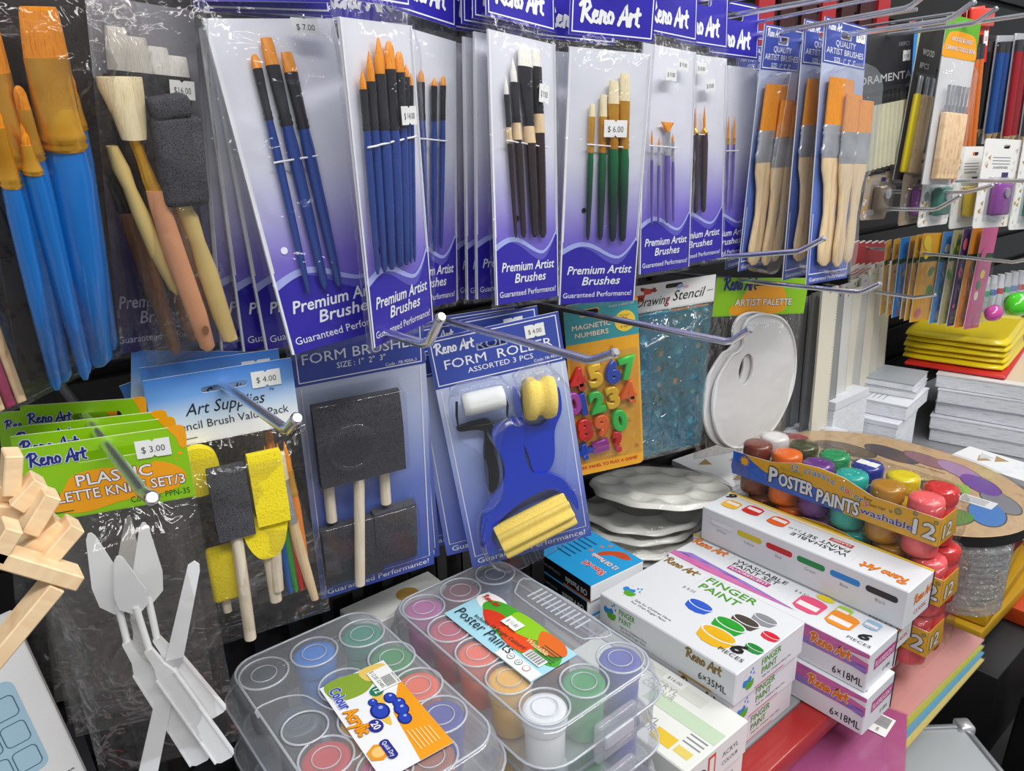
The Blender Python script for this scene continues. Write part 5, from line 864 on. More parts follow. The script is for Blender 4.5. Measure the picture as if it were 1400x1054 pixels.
def wash_box(label, x, y, z, kind='fluo', flip=False):
    t = thing('paint_box', label, 'paint box', (x, y, z), (0, 0, 0), 'white washable paint boxes'); m = MB(); W, D, H = .066, .272, .0492; T, Lf, A = carton(m, W, D, H)
    if flip: T = frame((W, 0, H), (0, 1, 0), (-1, 0, 0))
    tm = K('#c23c8a', .5) if kind == 'fluo' else K('#c8443c', .5)
    if kind == 'fluo':
        reno(m, T, .002, .0510, .052, ORP, 4, t=.2); m.line(T, [(.0625, .048), (.0625, .064)], .0003, LINE, 4)
        m.text(T, 'WASHABLE', .107, .0515, .0078, INK, .072, n=4); m.text(T, 'PAINT SET', .104, .0420, .0078, INK, .064, n=4); m.rect(T, .072, .0305, .131, .0390, tm, 4); m.text(T, 'FLUORESCENT', .1015, .0325, .0048, WHITE, .054, n=5, b=.02); m.text(T, '$ 6.50', .165, .048, .0050, DIM, n=4)
        m.poly(T, [(.0, .016), (.02, .027), (.06, .024), (.12, .020), (.18, .0135), (.15, .0125), (.06, .016)], VIOL, 1); m.poly(T, [(.0, .016), (.06, .018), (.13, .015), (.176, .0125), (.12, .008), (.05, .004), (.0, .006)], MAG, 2)
        PA = ((.184, .0360, .0165, '#e8507a'), (.223, .0360, .0160, '#f0901c'), (.216, .054, .009, '#a8d04a'), (.250, .052, .009, '#9ac0d8')); su, sv = .254, .0190
    else:
        reno(m, T, .010, .0415, .052, ORP, 4, t=.2); m.line(T, [(.072, .034), (.072, .050)], .0003, LINE, 4)
        m.text(T, 'WASHABLE', .117, .0400, .0080, INK, .073, n=4); m.text(T, 'PAINT SET', .114, .0295, .0080, INK, .062, n=4); m.rect(T, .085, .0165, .114, .0245, tm, 4); m.text(T, 'CLASSIC', .0995, .0185, .0045, WHITE, .024, n=5, b=.02); m.text(T, '$ 6.50', .155, .030, .0048, DIM, n=4)
        PA = ((.180, .030, .0125, '#e8642a'), (.2187, .028, .0125, '#d8322a'), (.248, .034, .012, '#f0b81e')); su, sv = .262, .0060
    for u, v, r, c in PA:
        m.poly(T, [(u - r, v + r * .5), (u - r * .95, v - r * .75), (u - r * .5, v - r * 1.05), (u + r * .5, v - r * 1.05), (u + r * .95, v - r * .75), (u + r, v + r * .5)], K(c, .35), 5); m.disc(T, u, v + r * .5, r, K(c, .25), 6, r * .4); m.rect(T, u - r * .8, v - r * .6, u + r * .75, v, K('#f4e8e8', .5), 7)
    if kind == 'fluo': m.disc(T, .190, .0600, .011, K('#ecd418', .4), 4, .0055)
    m.text(T, '6', su, sv, .0135, K('#111114', .4), .0105, n=8, b=.05, sh=.2); m.text(T, 'PIECES', su, sv - .0095, .0048, K('#2a2a30', .4), .026, n=8)
    if kind == 'fluo':
        m.poly(Lf, [(.0, H), (0, H * .55), (D * .55, H * .50), (D * .75, H * .50), (D, H * .52), (D, H * .76), (D * .9, H * .84), (D, H * .9), (D, H)], MAG, 1); m.poly(Lf, [(D * .40, H * .58), (D * .72, H * .50), (D * .9, H * .55), (D * .995, H * .48), (D * .99, H * .66), (D * .8, H * .68), (D * .6, H * .70)], VIOL, 2)
        reno(m, Lf, D * .76, H * .63, .046, ORP, 3, K('#f4d8c0', .4), t=.2); m.text(Lf, '6\u00d718ML', D * .925, H * .12, .0095, K('#1f2024', .5), .034, 'C', n=2, b=.01)
        m.rect(A, W * .22, H * .45, W * .96, H * .74, tm, 1); m.text(A, 'FLUORESCENT', W * .59, H * .51, .0075, WHITE, W * .66, n=2, b=.015); m.text(A, '6\u00d718ML', W * .72, H * .18, .005, INK, .018, n=2)
    else:
        for i, (c, nme) in enumerate((('#eef0f4', 'White'), ('#d8c81e', 'Yellow'), ('#c8201e', 'Red'), ('#0e8a42', 'Green'), ('#1c88d8', 'Blue'), ('#222226', 'Black'))):
            u = .014 + .0425 * i; m.plate(rr(u, H * .60, u + .036, H * .76, .0035), .0002, K(c, .4), F=Lf @ Matrix.Translation((0, 0, .0003))); m.text(Lf, nme, u + .018, H * .44, .0042, DIM, n=1)
            if i == 0: m.border(Lf, u + .001, H * .60, u + .035, H * .76, .0004, LINE, 4)
        m.rect(T, .0, W * .0, D, W * .06, K('#e8c030', .4), 3); m.rect(T, .10, W * .06, D, W * .16, K('#f4dfb8', .4), 2)
        reno(m, A, W * .30, H * .50, W * .66, ORP, 2, t=.2); m.text(A, 'CLASSIC', W * .6, H * .2, .006, tm, W * .5, n=2)
    m.build('carton', t); m = MB(); m.rbox(-.0002, .0010, -.0006, .0008, .001, H - .001, .0003, K('#23242a', .5), 1, M=Matrix.Translation((W - .0012, -.0004, 0))); m.build('tuck_flap_edge', t); return t
wash_box('lower white paint box marked 6x18ML overhanging the shelf edge, purple streaked side', .6900, .262, .0)
wash_box('upper white paint box marked 6x18ML, pink pot printed on its lid', .6960, .268, .0495)
wash_box('bottom white washable paint box of the right column', .7660, .290, .0, 'classic'); wash_box('second white washable paint box of the right column, just under the colour bar box', .7640, .278, .0495, 'classic')
wash_box('tall standing top box with six colour bars and upside down lettering', .7630, .264, .0990, 'classic', True)
def acryl_box(label, x, y, z):
    t = thing('paint_box', label, 'paint box', (x, y, z), (0, 0, 0), 'acrylic colour boxes'); m = MB(); W, D, H = .098, .190, .0395; T, Lf, A = carton(m, W, D, H, K('#e9ebe6', .4)); T2 = frame((0, D, H), (0, -1, 0), (1, 0, 0))
    for u, v, tx, c in ((.105, .070, 'ACRYL', '#a9a9a4'), (.118, .024, 'ACRYL', '#8f8f8c')): m.text(T2, tx, u, v, .0085, K(c, .5), .036, n=2); m.text(T2, 'COLOUR', u, v - .010, .0085, K(c, .5), .040, n=2)
    m.rect(T2, .138, .010, .162, .026, K('#e8c43a', .45), 2); m.rect(T2, .10, .045, .188, .064, K('#c4d8bc', .5), 1); m.rect(T2, .06, .075, .15, .090, K('#dde0d8', .5), 1); m.rect(T2, .165, .012, .182, .022, K('#e4cf6a', .45), 2)
    for k in range(4): m.rect(T2, .164, .028 + .006 * k, .184, .030 + .006 * k, DIM, 1)
    sticker(t, '$16.00', .0, .0, .026, .012, 2, F=T2 @ Matrix.Translation((.108, .088, 0))); sticker(t, '$16.00', 0, 0, .022, .010, 2, F=T2 @ Matrix.Translation((.070, .060, 0)))
    m.rect(A, .034, .010, .046, .034, K('#d8502a', .4), 1); m.rect(A, .0365, .013, .0435, .031, K('#eceae4', .4), 2); m.poly(A, blob([(.018, .006), (.016, .018), (.024, .026), (.032, .020), (.030, .006)]), K('#2a2624', .5), 1); m.text(A, 'ACRYL', .070, .020, .006, GREY, .026, n=2); m.text(A, 'COLOUR', .070, .010, .005, GREY, .026, n=2)
    m.rect(Lf, .12, 0.002, .19, .012, INK, 1); m.text(Lf, 'ART', .150, .0045, .005, WHITE, n=2); m.build('carton', t)
acryl_box('lower acrylic colour box beside the clear paint cases', .4440, .314, .0); acryl_box('upper white acrylic colour box with a $16.00 sticker, beside the clear paint cases', .4410, .310, .0400)
SKY = K('#2ea2e0', .35)
def pastel_box(label, x, y, z):
    t = thing('pastel_box', label, 'pastels', (x, y, z), (0, 0, -3), 'sky blue oil pastel boxes'); m = MB(); W, D, H = .090, .100, .0225; T, Lf, A = carton(m, W, D, H, WHITE)
    Tb = frame((W, 0, H), (0, 1, 0), (-1, 0, 0)); m.rect(Tb, 0, 0, D, W, SKY, 1); reno(m, Tb, .010, W * .62, .036, K('#e02a2a', .4), 3, K('#f8e8e0', .4)); m.text(Tb, '12 Oil Pastels', .030, W * .40, .0078, WHITE, .045, n=3, b=.02, out=K('#e06a1c', .4))
    m.poly(Tb, blob([(.012, .010), (.030, .006), (.046, .020), (.050, .032), (.044, .034), (.034, .022), (.018, .018)]), K('#c8502a', .4), 2)
    for u, v in ((.058, .018), (.060, .034), (.052, .008)): m.poly(Tb, [(u + (.004 if i % 2 else .0018) * math.sin(i * .628), v + (.004 if i % 2 else .0018) * math.cos(i * .628)) for i in range(10)], K('#e07a4a', .4), 2)
    for k in range(6): m.rect(Tb, .066, .018 + .009 * k, .094, .021 + .009 * k, K('#1a5a8a', .5), 2)
    L2 = frame((0, D, 0), (0, -1, 0), (0, 0, 1)); m.rect(L2, 0, .0, D, H, K('#17181c', .4), 1); m.rect(L2, .05, .0, D, .0028, K('#e8702a', .4), 2)
    L3 = frame((0, 0, H), (0, 1, 0), (0, 0, -1)); m.text(L3, 'Oil Pastels', .026, H * .58 - .004, .0085, WHITE, .040, n=3, b=.02); m.text(L3, '12 Oil Pastels Colour', .074, H * .5 - .002, .0045, K('#c8c8cc', .4), .036, n=3); m.build('carton', t)
for i in range(4): pastel_box(['lowest oil pastel box of the pile behind the finger paint', 'second oil pastel box up, hardly showing', 'oil pastel box under the top one, black side showing', 'topmost sky blue oil pastel box'][i], .541 + .0015 * (i % 2), .5310 + .002 * (i % 3), .0288 + .0232 * i)
t = thing('carton', 'flat plain carton under the oil pastel boxes', 'box', (.535, .526, 0)); m = MB(); m.rbox(0, .10, 0, .11, 0, .0282, .001, K('#c9cbd0', .5), 1); m.build('carton_body', t)

# ------------------------------------------------------------------ poster paint multipacks
SUN = K('#f0b41a', .35); DEEP = K('#1c62d0', .3)
POTC = [('#7a3420', '#e8e8ea'), ('#f0700e', '#3f4420'), ('#6a2f8c', '#0a9a58'), ('#12b0a4', '#1c2f9c'), ('#b8821a', '#e8d40e'), ('#f8646a', '#d42020')]
def multipack(label, x, y, z):
    t = thing('poster_paint_pack', label, 'paint set', (x, y, z), (0, 0, 0), 'sunny yellow poster paint packs'); L = .272
    for i in range(6):
        for j in range(2):
            c = K(POTC[i][j], .25, coat=.3); cx, cy = .024 + .041 * j, L - .024 - .0445 * i; m = MB(); m.lathe([(.016, 0), (.0195, .002), (.0200, .006), (.0200, .046), (.0170, .050), (.0170, .056)], c, cx, cy, 20); p = m.build('paint_pot', t)
            m = MB(); m.lathe([(.0190, .0545), (.0195, .056), (.0195, .069), (.0182, .0720), (.012, .0728)], c, cx, cy, 24); m.build('pot_lid', p)
    Lf = frame((.0015, L, 0), (0, -1, 0), (0, 0, 1)); m = MB()
    top = [(L, .061), (L * .86, .061), (L * .72, .061), (L * .66, .066), (L * .58, .073), (L * .46, .0755), (L * .36, .073), (L * .28, .066), (L * .22, .062), (L * .10, .060), (0, .060)]
    m.plate([(0, .026), (L, .026)] + top, .0008, SUN, F=Lf, side=WHITE)
    m.poly(Lf, [(0, .026), (L * .60, .026), (L * .55, .034), (L * .47, .046), (L * .36, .052), (L * .26, .046), (L * .19, .044), (L * .12, .052), (L * .07, .060), (0, .060)], DEEP, 1); m.poly(Lf, blob([(0, .030), (0, .045), (L * .06, .044), (L * .10, .034), (L * .05, .027)]), K('#4a62b8', .35), 2)
    m.disc(Lf, .019, .0500, .0052, K('#f6c21c', .4), 3);
    for k in range(8): m.disc(Lf, .019 + .0062 * math.cos(k * .785), .0500 + .0062 * math.sin(k * .785), .0016, K('#f08a1c', .4), 2, k=8)
    m.text(Lf, 'P', L * .235, .0340, .0215, WHITE, .0110, n=4, b=.05, out=INK, ob=.07); m.text(Lf, 'OSTER', L * .355, .0335, .0180, WHITE, .0480, n=4, b=.04, out=INK, ob=.06); m.text(Lf, 'PAINTS', L * .565, .0295, .0180, WHITE, .0540, n=4, b=.04, out=INK, ob=.06); m.text(Lf, 'School Quality', L * .325, .0560, .0042, K('#f4d81c', .4), .032, n=4, b=.02, out=K('#5a6a1c', .4))
    for k, (ch, c) in enumerate(zip('12 classic colors', ['#2a8ad0'] * 12 + ['#d82a2a', '#e8a01c', '#2a9a4a', '#2a5ad0', '#d82a6a'])):
        if ch != ' ': m.text(Lf, ch, L * .33 + .0062 * k, .0635 - .0012 * abs(k - 6) ** 1.15 * (1 if k > 6 else .35), .0088, K('#f2f2ee', .4) if 0 else K(c, .4), n=5, b=.02, out=WHITE, ob=.05)
    m.text(Lf, 'Easy', L * .700, .0540, .0042, INK, n=3); m.text(Lf, 'Clean Up!', L * .735, .0480, .0042, INK, n=3); m.text(Lf, 'washable', L * .785, .0350, .0088, K('#2a3aa0', .4), .062, n=4, b=.03, out=WHITE, ob=.06); m.text(Lf, '12', L * .945, .0330, .0190, WHITE, .0240, n=4, b=.04, out=K('#4a4a40', .4), ob=.05)
    for u, v, r in ((.83, .053, .0045), (.90, .058, .003), (.985, .055, .0028), (.80, .050, .002)): m.disc(Lf, L * u, v, r, K('#7a8a6a', .4), 1); m.disc(Lf, L * u, v, r * .6, K('#b8922a', .4), 2)
    Ae = frame((.002, -.0012, 0), (1, 0, 0), (0, 0, 1)); m.plate([(0, .026), (.050, .026), (.042, .061), (0, .061)], .0008, K('#d8a418', .4), F=Ae); m.text(Ae, '12', .020, .033, .018, WHITE, .022, n=2, b=.04, out=K('#4a4a40', .4)); m.build('card_sleeve', t)
    m = MB(); R = random.Random(5); q = rr(-.001, -.003, .090, L + .003, .018, 5)
    m.rings([[(.0445 + (a - .0445) * k + R.uniform(-.0006, .0006), L / 2 + (b - L / 2) * (k + .02 * (k - 1)) + R.uniform(-.0008, .0008), zz) for a, b in q] for zz, k in ((.001, .97), (.02, 1.01), (.045, 1.012), (.060, 1.0), (.0715, .94), (.0742, .86))], FILM2, True, (False, True)); m.build('shrink_wrap', t)
    return t
multipack('bottom poster paint pack of the stack, only its aisle end showing', .8360, .262, 0); multipack('middle poster paint pack, red and coral lids at its aisle end', .8340, .256, .0745); mp = multipack('topmost poster paint pack with rows of bright round lids', .8320, .268, .1490)
sticker(mp, ' ', 0, 0, .026, .014, 1, F=frame((.065, .268 - .024 - .0445 * 3 + .004, .0730), (0, -1, 0), (1, 0, 0)))

# ------------------------------------------------------------------ clear cases of paint pots
def rrc(w, d, r, z, k=6): return [(a, b, z) for a, b in rr(-w / 2, -d / 2, w / 2, d / 2, r, k)]
def case(label, x, y, z, W, D, group='frosted clear paint cases', handle=True):
    t = thing('paint_case', label, 'paint case', (x, y, z), (0, 0, 0), group)
    m = MB(); m.rings([rrc(W - .010, D - .010, .024, .0005), rrc(W - .004, D - .004, .026, .003), rrc(W - .002, D - .002, .027, .024), rrc(W + .004, D + .004, .029, .0255)], CASE, True, (True, False)); m.build('base_tray', t)
    m = MB(); m.rings([rrc(W + .005, D + .005, .029, .0262), rrc(W + .005, D + .005, .029, .0285), rrc(W - .001, D - .001, .027, .030), rrc(W - .004, D - .004, .026, .046), rrc(W - .010, D - .010, .024, .0515), rrc(W - .020, D - .020, .02, .0525)], CASE, True, (False, True)); l = m.build('lid', t)
    m = MB()
    for rg in (rrc(W + .006, D + .006, .029, .0272), rrc(W - .014, D - .014, .022, .0526)): m.tube(rg + [rg[0]], .0011, RIDGE, 6)
    m.build('lid_rim', l)
    m = MB(); m.rbox(-.022, .022, -D / 2 - .007, -D / 2 - .0005, .010, .045, .002, CASE); m.rbox(-.016, .016, -D / 2 - .009, -D / 2 - .006, .022, .034, .001, RIDGE); m.build('latch', t)
    if handle:
        m = MB()
        for k in range(11): m.rbox(W / 2 - .030, W / 2 - .010, -.033 + .0065 * k, -.0310 + .0065 * k, .0527, .0537, .0004, RIDGE, 1)
        q = blob([(W / 2 - .008, .052), (W / 2 - .030, .050), (W / 2 - .036, .034), (W / 2 - .036, -.036), (W / 2 - .030, -.050), (W / 2 - .008, -.052)], 4); m.tube([(a, b, .0530) for a, b in q] + [(*q[0], .0530)], .0009, RIDGE, 6); m.build('grip', t)
    return t, l
def case_pot(x, y, z, c, label, lidc=None, group='pots in the clear paint cases'):
    t = thing('paint_pot', label, 'paint pot', (x, y, z), (0, 0, 0), group); cc = K(c, .35); m = MB(); m.lathe([(.0135, 0), (.0155, .003), (.0160, .030), (.0150, .034)], cc, n=22); m.build('jar', t)
    m = MB(); m.lathe([(.0172, .0335), (.0178, .035), (.0178, .0455), (.0168, .0475), (.0105, .0478), (.0100, .0470), (.0094, .0478)], K(lidc or c, .3), n=28); m.build('pot_lid', t); return t
def ring(l, x, y, z=.0532, r=.0196):
    m = MB(); pts = [(x + r * math.cos(6.283 * k / 28), y + r * math.sin(6.283 * k / 28), z) for k in range(29)]; m.tube(pts, .0010, RIDGE, 6); q = [(x + r * .52 * math.cos(6.283 * k / 24), y + r * .52 * math.sin(6.283 * k / 24), z - .0004) for k in range(25)]; m.tube(q, .0005, RIDGE, 5); m.build('moulded_ring', l)
CZ = .1590; W1, D1 = .142, .232; cx, cy = .3450, .4290
pc, pl = case('clear case of poster paints with a rainbow label on its lid, bottom centre', cx, cy, CZ, W1, D1)
PP = [(-1, 2, '#c05aa0', 'magenta'), (0, 2, '#8c4a5a', 'maroon'), (1, 2, '#4a5a7c', 'slate blue'), (-1, 1, '#c8415c', 'crimson'), (-1, 0, '#f4683a', 'orange'), (-1, -1, '#f2b928', 'yellow'), (-1, -2, '#f4f5f5', 'white'), (0, -2, '#1f9a50', 'green'), (1, -2, '#4a55b0', 'violet blue'), (0, 1, '#3f8ad8', 'light blue'), (0, 0, '#2a6ac0', 'mid blue'), (0, -1, '#7a4a34', 'brown')]
for i, j, c, nme in PP:
    case_pot(cx + .0425 * i, cy + .0425 * j, CZ + .0035, c, nme + ' paint pot inside the clear poster paint case with the rainbow label')
    if i < 1 or abs(j) == 2:
        if not (i == 0 and abs(j) < 2): ring(pl, .0425 * i, .0425 * j)
T = frame((-.0350, .0620, .0548), (0, -1, 0), (1, 0, 0)); m = MB(); L_, Hh = .122, .052
m.plate([(0, 0), (L_, 0), (L_, Hh), (0, Hh)], .0004, K('#a9dcea', .35), F=T)
for k, (pts, c) in enumerate([([(.004, Hh), (0, Hh * .72), (.02, Hh * .62), (.028, Hh)], '#f6f4f2'), ([(.028, Hh), (.012, Hh * .70), (.04, Hh * .42), (.08, Hh * .30), (L_ * .92, Hh * .42), (L_, Hh * .6), (L_ * .8, Hh)], '#4aa82a'), ([(.02, Hh * .60), (.04, Hh * .75), (.055, Hh * .5), (.04, Hh * .38)], '#d83a1c'), ([(.05, Hh * .48), (.075, Hh * .8), (.095, Hh * .45), (.075, Hh * .30)], '#e84a14'), ([(.045, Hh), (.055, Hh * .6), (.085, Hh * .7), (.09, Hh)], '#8cc81e'), ([(.08, Hh * .95), (.1, Hh * .55), (.118, Hh * .8), (.105, Hh)], '#e06a1c')]):
    m.poly(T, blob(pts, 5), K(c, .4), 1 + k)
m.rect(T, .075, 0, L_, Hh * .24, K('#eef2f2', .4), 7); reno(m, T, .004, Hh * .80, .022, K('#c83020', .4), 9); m.text(T, 'Poster Paints', .045, Hh * .14, .0115, K('#1c2a34', .4), .078, n=9, b=.0, sh=.0); m.text(T, 'Includes 12 Bright Colours!', .056, Hh * .37, .0045, K('#24301c', .4), .066, n=9, b=.01, ang=.06)
m.text(T, 'Washable', .094, Hh * .57, .0052, K('#f4dca0', .4), .026, n=9, b=.02, sh=.2); m.rect(T, .092, .016, .114, .026, STICKER, 9)
for k in range(13): m.rect(T, .0935 + .0015 * k, .017, .0935 + .0015 * k + (.0004, .0009)[k % 2], .0255, INK, 10)
for k in range(3): m.disc(T, .088 + .010 * k, .0075, .0036, K(['#4a5a64', '#5a6a70', '#c8504a'][k], .5), 9, k=14); m.disc(T, .088 + .010 * k, .0075, .0030, K('#eef2f2', .4), 10, k=14)
m.text(T, 'AP', .088, .0062, .0026, GREY, n=11); m.text(T, 'CE', .098, .0062, .0026, GREY, n=11)
for k in range(5): m.rect(T, .096, .038 - .003 * k, .118, .0388 - .003 * k, K('#2a5a4a', .5), 9)
lb = m.build('label_card', pc, 'rainbow poster paints label'); sticker(pc, '$ 11.00', 0, 0, .0200, .0120, 2, F=T @ Matrix.Translation((.056, .036, .0022)))
for k in range(3):
    z = CZ - .053 * (k + 1); q, ql = case(['clear paint case directly under the rainbow labelled one', 'third clear paint case down from the rainbow labelled one', 'lowest clear paint case of the right stack, on the shelf'][k], cx + .003 * (k % 2), cy - .002 * k, z, W1, D1, handle=False)
    if k == 0:
        for i, j, c, nme in PP[5:9]: case_pot(cx + .0425 * i, cy + .0425 * j, z + .0035, c, nme + ' paint pot in the case under the rainbow labelled one')
ax, ay = .1960, .4480
ac, al = case('clear case of acrylic colours with an orange and white label, bottom left', ax, ay, CZ, W1, D1 - .01, handle=False)
for i, j, c, nme in [(-1, 1.75, '#3a4450', 'dark grey'), (0, 1.7, '#2a86e0', 'bright blue'), (1, 1.6, '#0f8f78', 'teal green'), (1.08, .55, '#22924a', 'leaf green'), (1.05, -.45, '#f0643a', 'coral'), (.95, -1.35, '#3f3fa0', 'violet'), (.3, -2.0, '#a0503a', 'brown'), (0, .45, '#3f4f9c', 'indigo'), (-.12, -.55, '#f0b82a', 'yellow'), (-.4, -1.75, '#c02a7a', 'pink'), (-1, -.9, '#c8303a', 'red'), (-1.0, .25, '#4a5866', 'black grey')]:
    case_pot(ax + .0435 * i, ay + .0435 * j, CZ + .0035, c, nme + ' paint pot inside the acrylic colour case')
    if nme != 'black grey': ring(al, .0435 * i, .0435 * j)
m = MB(); q = blob([(-.066, .030), (-.050, .040), (-.030, .030), (-.022, .006), (-.010, -.020), (-.014, -.044), (-.036, -.050)], 5); m.tube([(a, b, .0532) for a, b in q[:-5]], .0008, RIDGE, 6); n = 26
m.tube([(-.0435 + .017 * math.cos(6.283 * k / n), -.004 + .017 * math.sin(6.283 * k / n), .0540) for k in range(n + 1)], .0009, RIDGE, 6); m.build('handle_recess', ac)
T = frame((-.0180, .0250, .0560), (-.06, -1, 0), (1, -.06, 0)); L_, Hh = .112, .056; m = MB(); ORG = K('#f0a01c', .35)
m.plate([(0, 0), (L_, 0), (L_, Hh), (0, Hh)], .0004, WHITE, F=T); m.poly(T, [(.028, Hh), (L_, Hh), (L_, Hh * .52), (.06, Hh * .62)], ORG, 1); m.poly(T, blob([(0, .004), (0, Hh * .5), (.012, Hh * .75), (.026, Hh * .5), (.022, .006)]), K('#8aa83a', .45), 1); m.poly(T, blob([(.001, Hh * .6), (.003, Hh * .95), (.022, Hh * .96), (.016, Hh * .62)]), K('#e8c86a', .45), 2)
m.poly(T, blob([(.026, Hh * .96), (.032, Hh * .72), (.05, Hh * .6), (.07, Hh * .5), (.05, Hh * .42), (.030, Hh * .6)]), K('#ecc04a', .45), 2)
for u, v, r in ((.044, .040, .0062), (.053, .043, .0062), (.060, .0415, .0072), (.070, .039, .0066), (.0405, .027, .0046), (.0520, .0275, .0092)): m.disc(T, u, v, r, K('#16247c', .35), 4, r * .78); m.disc(T, u, v, r * .84, K('#2a46b8', .25), 5, r * .62); m.disc(T, u - r * .3, v + r * .2, r * .2, K('#9ab0f0', .3), 6, k=8)
m.disc(T, .0310, .0350, .0056, K('#1f7a5a', .4), 5); m.text(T, '12', .0310, .0330, .0052, WHITE, n=6, b=.03); m.disc(T, .0640, .0180, .0070, K('#2a3090', .4), 5, .0056); m.text(T, '20', .0640, .0155, .0058, WHITE, n=6, b=.03)
a = -.0; m.text(T, 'Acrylic', .052, .0042, .0105, ORG, .030, n=6, b=.04, out=K('#b8621a', .4)); m.text(T, 'Colour', .0215, .0042, .0090, K('#3a4ab8', .4), .026, n=6, b=.04, out=K('#e4e8f8', .4))
m.plate(rr(.080, .012, .100, .019, .003), .0001, K('#2a3090', .4), F=T @ Matrix.Translation((0, 0, .0012))); m.text(T, 'Quick Dry', .090, .0140, .0034, WHITE, .016, n=9, b=.02)
for k in range(6): m.rect(T, .082 + .001 * k, .034 + .003 * k, .104, .0348 + .003 * k, K('#f8dc9a', .4), 4)
m.poly(T, [(.088 + .0085 * math.cos(k * 1.047), -.0 + .0100 + .0 + .0085 * math.sin(k * 1.047) - .0015) for k in range(6)], K('#e89a2a', .4), 4); m.disc(T, .088, .0085, .0050, K('#f6c878', .4), 5)
m.rect(T, .008, Hh * .66, .034, Hh - .0006, STICKER, 8)
for k in range(14): m.rect(T, .0195 + .0009 * k, Hh * .78, .0195 + .0009 * k + (.0003, .0006)[k % 2], Hh * .93, INK, 9)
m.text(T, '22485', .026, Hh * .71, .0030, INK, n=9); m.text(T, 'MADE IN CHINA', .026, Hh * .95, .0018, INK, .014, n=9); m.text(T, '$ 12.00', .0140, Hh * .70, .0036, K('#4a4b52', .6), .011, n=9)
m.build('label_card', ac, 'orange and white acrylic colour label')
for k in range(3): case(['clear paint case directly under the acrylic colour case', 'third clear paint case down from the acrylic colour one', 'lowest clear paint case of the left stack'][k], ax + .002 * (k % 2), ay, CZ - .053 * (k + 1), W1, D1 - .01, handle=False)

# ------------------------------------------------------------------ palettes and cups
def flower(label, x, y, z, r, tilt=0, yaw=0):
    t = thing('flower_palette', label, 'palette', (x, y, z), (tilt, 0, yaw), 'round white mixing palettes'); PW = K('#f6f8f3', .25, coat=.4, name='milky_plastic') if 'milky' not in PENC else PENC['milky']; PENC['milky'] = PW
    m = MB(); nr, na = 26, 80; vs = [];
    for i in range(nr + 1):
        q = i / nr
        for k in range(na):
            a = 6.283185 * k / na; R_ = r * q * (1 + .025 * math.cos(10 * a) * max(0, q - .6) * 2.5); dep = 0
            dep += -.007 * (1 / (1 + math.exp((q - .42) * 40)))
            d = math.hypot((q - .72) * r / .020, math.sin(5 * a) * .2 * r * q * 2 / .040 if 0 else ((a * 10 / 6.283185 + .5) % 1 - .5) * 6.283185 / 10 * q * r / .020); dep += -.007 * max(0, 1 - d * d)
            if q > .97: dep -= .006 * (q - .97) / .03
            vs.append((R_ * math.cos(a), R_ * math.sin(a), .012 + dep))
    fs = [(i * na + k, i * na + (k + 1) % na, (i + 1) * na + (k + 1) % na, (i + 1) * na + k) for i in range(nr) for k in range(na)]; m.add(vs, fs, PW, True); m.build('dish', t)
    m = MB(); R2 = random.Random(3); m.rings([[(r * 1.04 * k * math.cos(6.283 * i / 36) * R2.uniform(.98, 1.02), r * 1.04 * k * math.sin(6.283 * i / 36) * R2.uniform(.98, 1.02), zz + R2.uniform(-.0008, .0008)) for i in range(36)] for k, zz in ((.9, 0), (1, .006), (.97, .0145), (.6, .0155))], FILM2, True, (False, True)); m.build('clear_bag', t)
    return t
for i in range(7): flower(['lowest round white palette of the pile', 'second round white palette from the bottom', 'third round white palette from the bottom, paint wells showing', 'fourth round white palette, shifted toward the pastels', 'fifth round white palette, under the two top ones', 'round white palette just below the top one', 'topmost bagged round white palette with ten wells'][i], .790 + (.0, .002, -.004, -.010, .006, .010, .022)[i], .680 + (.0, .002, .0, -.008, -.002, -.004, -.030)[i], .0158 * i + (.0175 if i == 6 else 0), .098 if i < 6 else .106, -9 if i == 6 else 0, i * 11 if i < 6 else -52)
t = thing('paint_palette_kit', 'large kraft artist palette box with many coloured ovals, under clear film', 'paint set', (1.092, .440, .1080), (0, 0, 0)); m = MB(); KR = noisy('kraft_board', ['#b5936a', '#cfb083', '#c2a277'], 50, .6); T = frame((0, 0, .016), (0, -1, 0), (1, 0, 0))
OL = blob([(-.195, .0), (-.17, -.085), (-.10, -.135), (0, -.150), (.10, -.135), (.17, -.095), (.200, -.02), (.175, .075), (.10, .140), (0, .160), (-.10, .145), (-.17, .09)], 6); m.plate(OL, .004, KR, F=T, side=BLACK, smooth=True)
for u, v, ru, rv, a, c in [(-.150, -.020, .030, .018, .2, '#c8606a'), (-.115, -.060, .030, .018, .3, '#d8784a'), (-.090, .055, .048, .024, .1, '#6a5a44'), (-.030, .090, .045, .022, -.2, '#5a5258'), (.020, .105, .040, .018, -.3, '#9a7078'), (.070, .100, .042, .018, -.5, '#b090b8'), (.110, .070, .038, .020, -.7, '#7a4aa8'), (.150, .030, .038, .020, -.8, '#8a8a90'), (.150, -.020, .040, .022, -1.2, '#4a86cc'), (.120, -.070, .036, .022, -2, '#5a9a3a'), (.06, -.10, .036, .022, 0, '#2f6a4a'), (-.02, -.11, .036, .022, 0, '#d8b83a'), (-.175, .045, .020, .012, .4, '#c84a5a')]: m.disc(T, u, v, ru * 1.06, K('#4a3f34', .5), 1, rv * 1.08, a, 28); m.disc(T, u, v, ru, K(c, .35), 2, rv, a, 28)
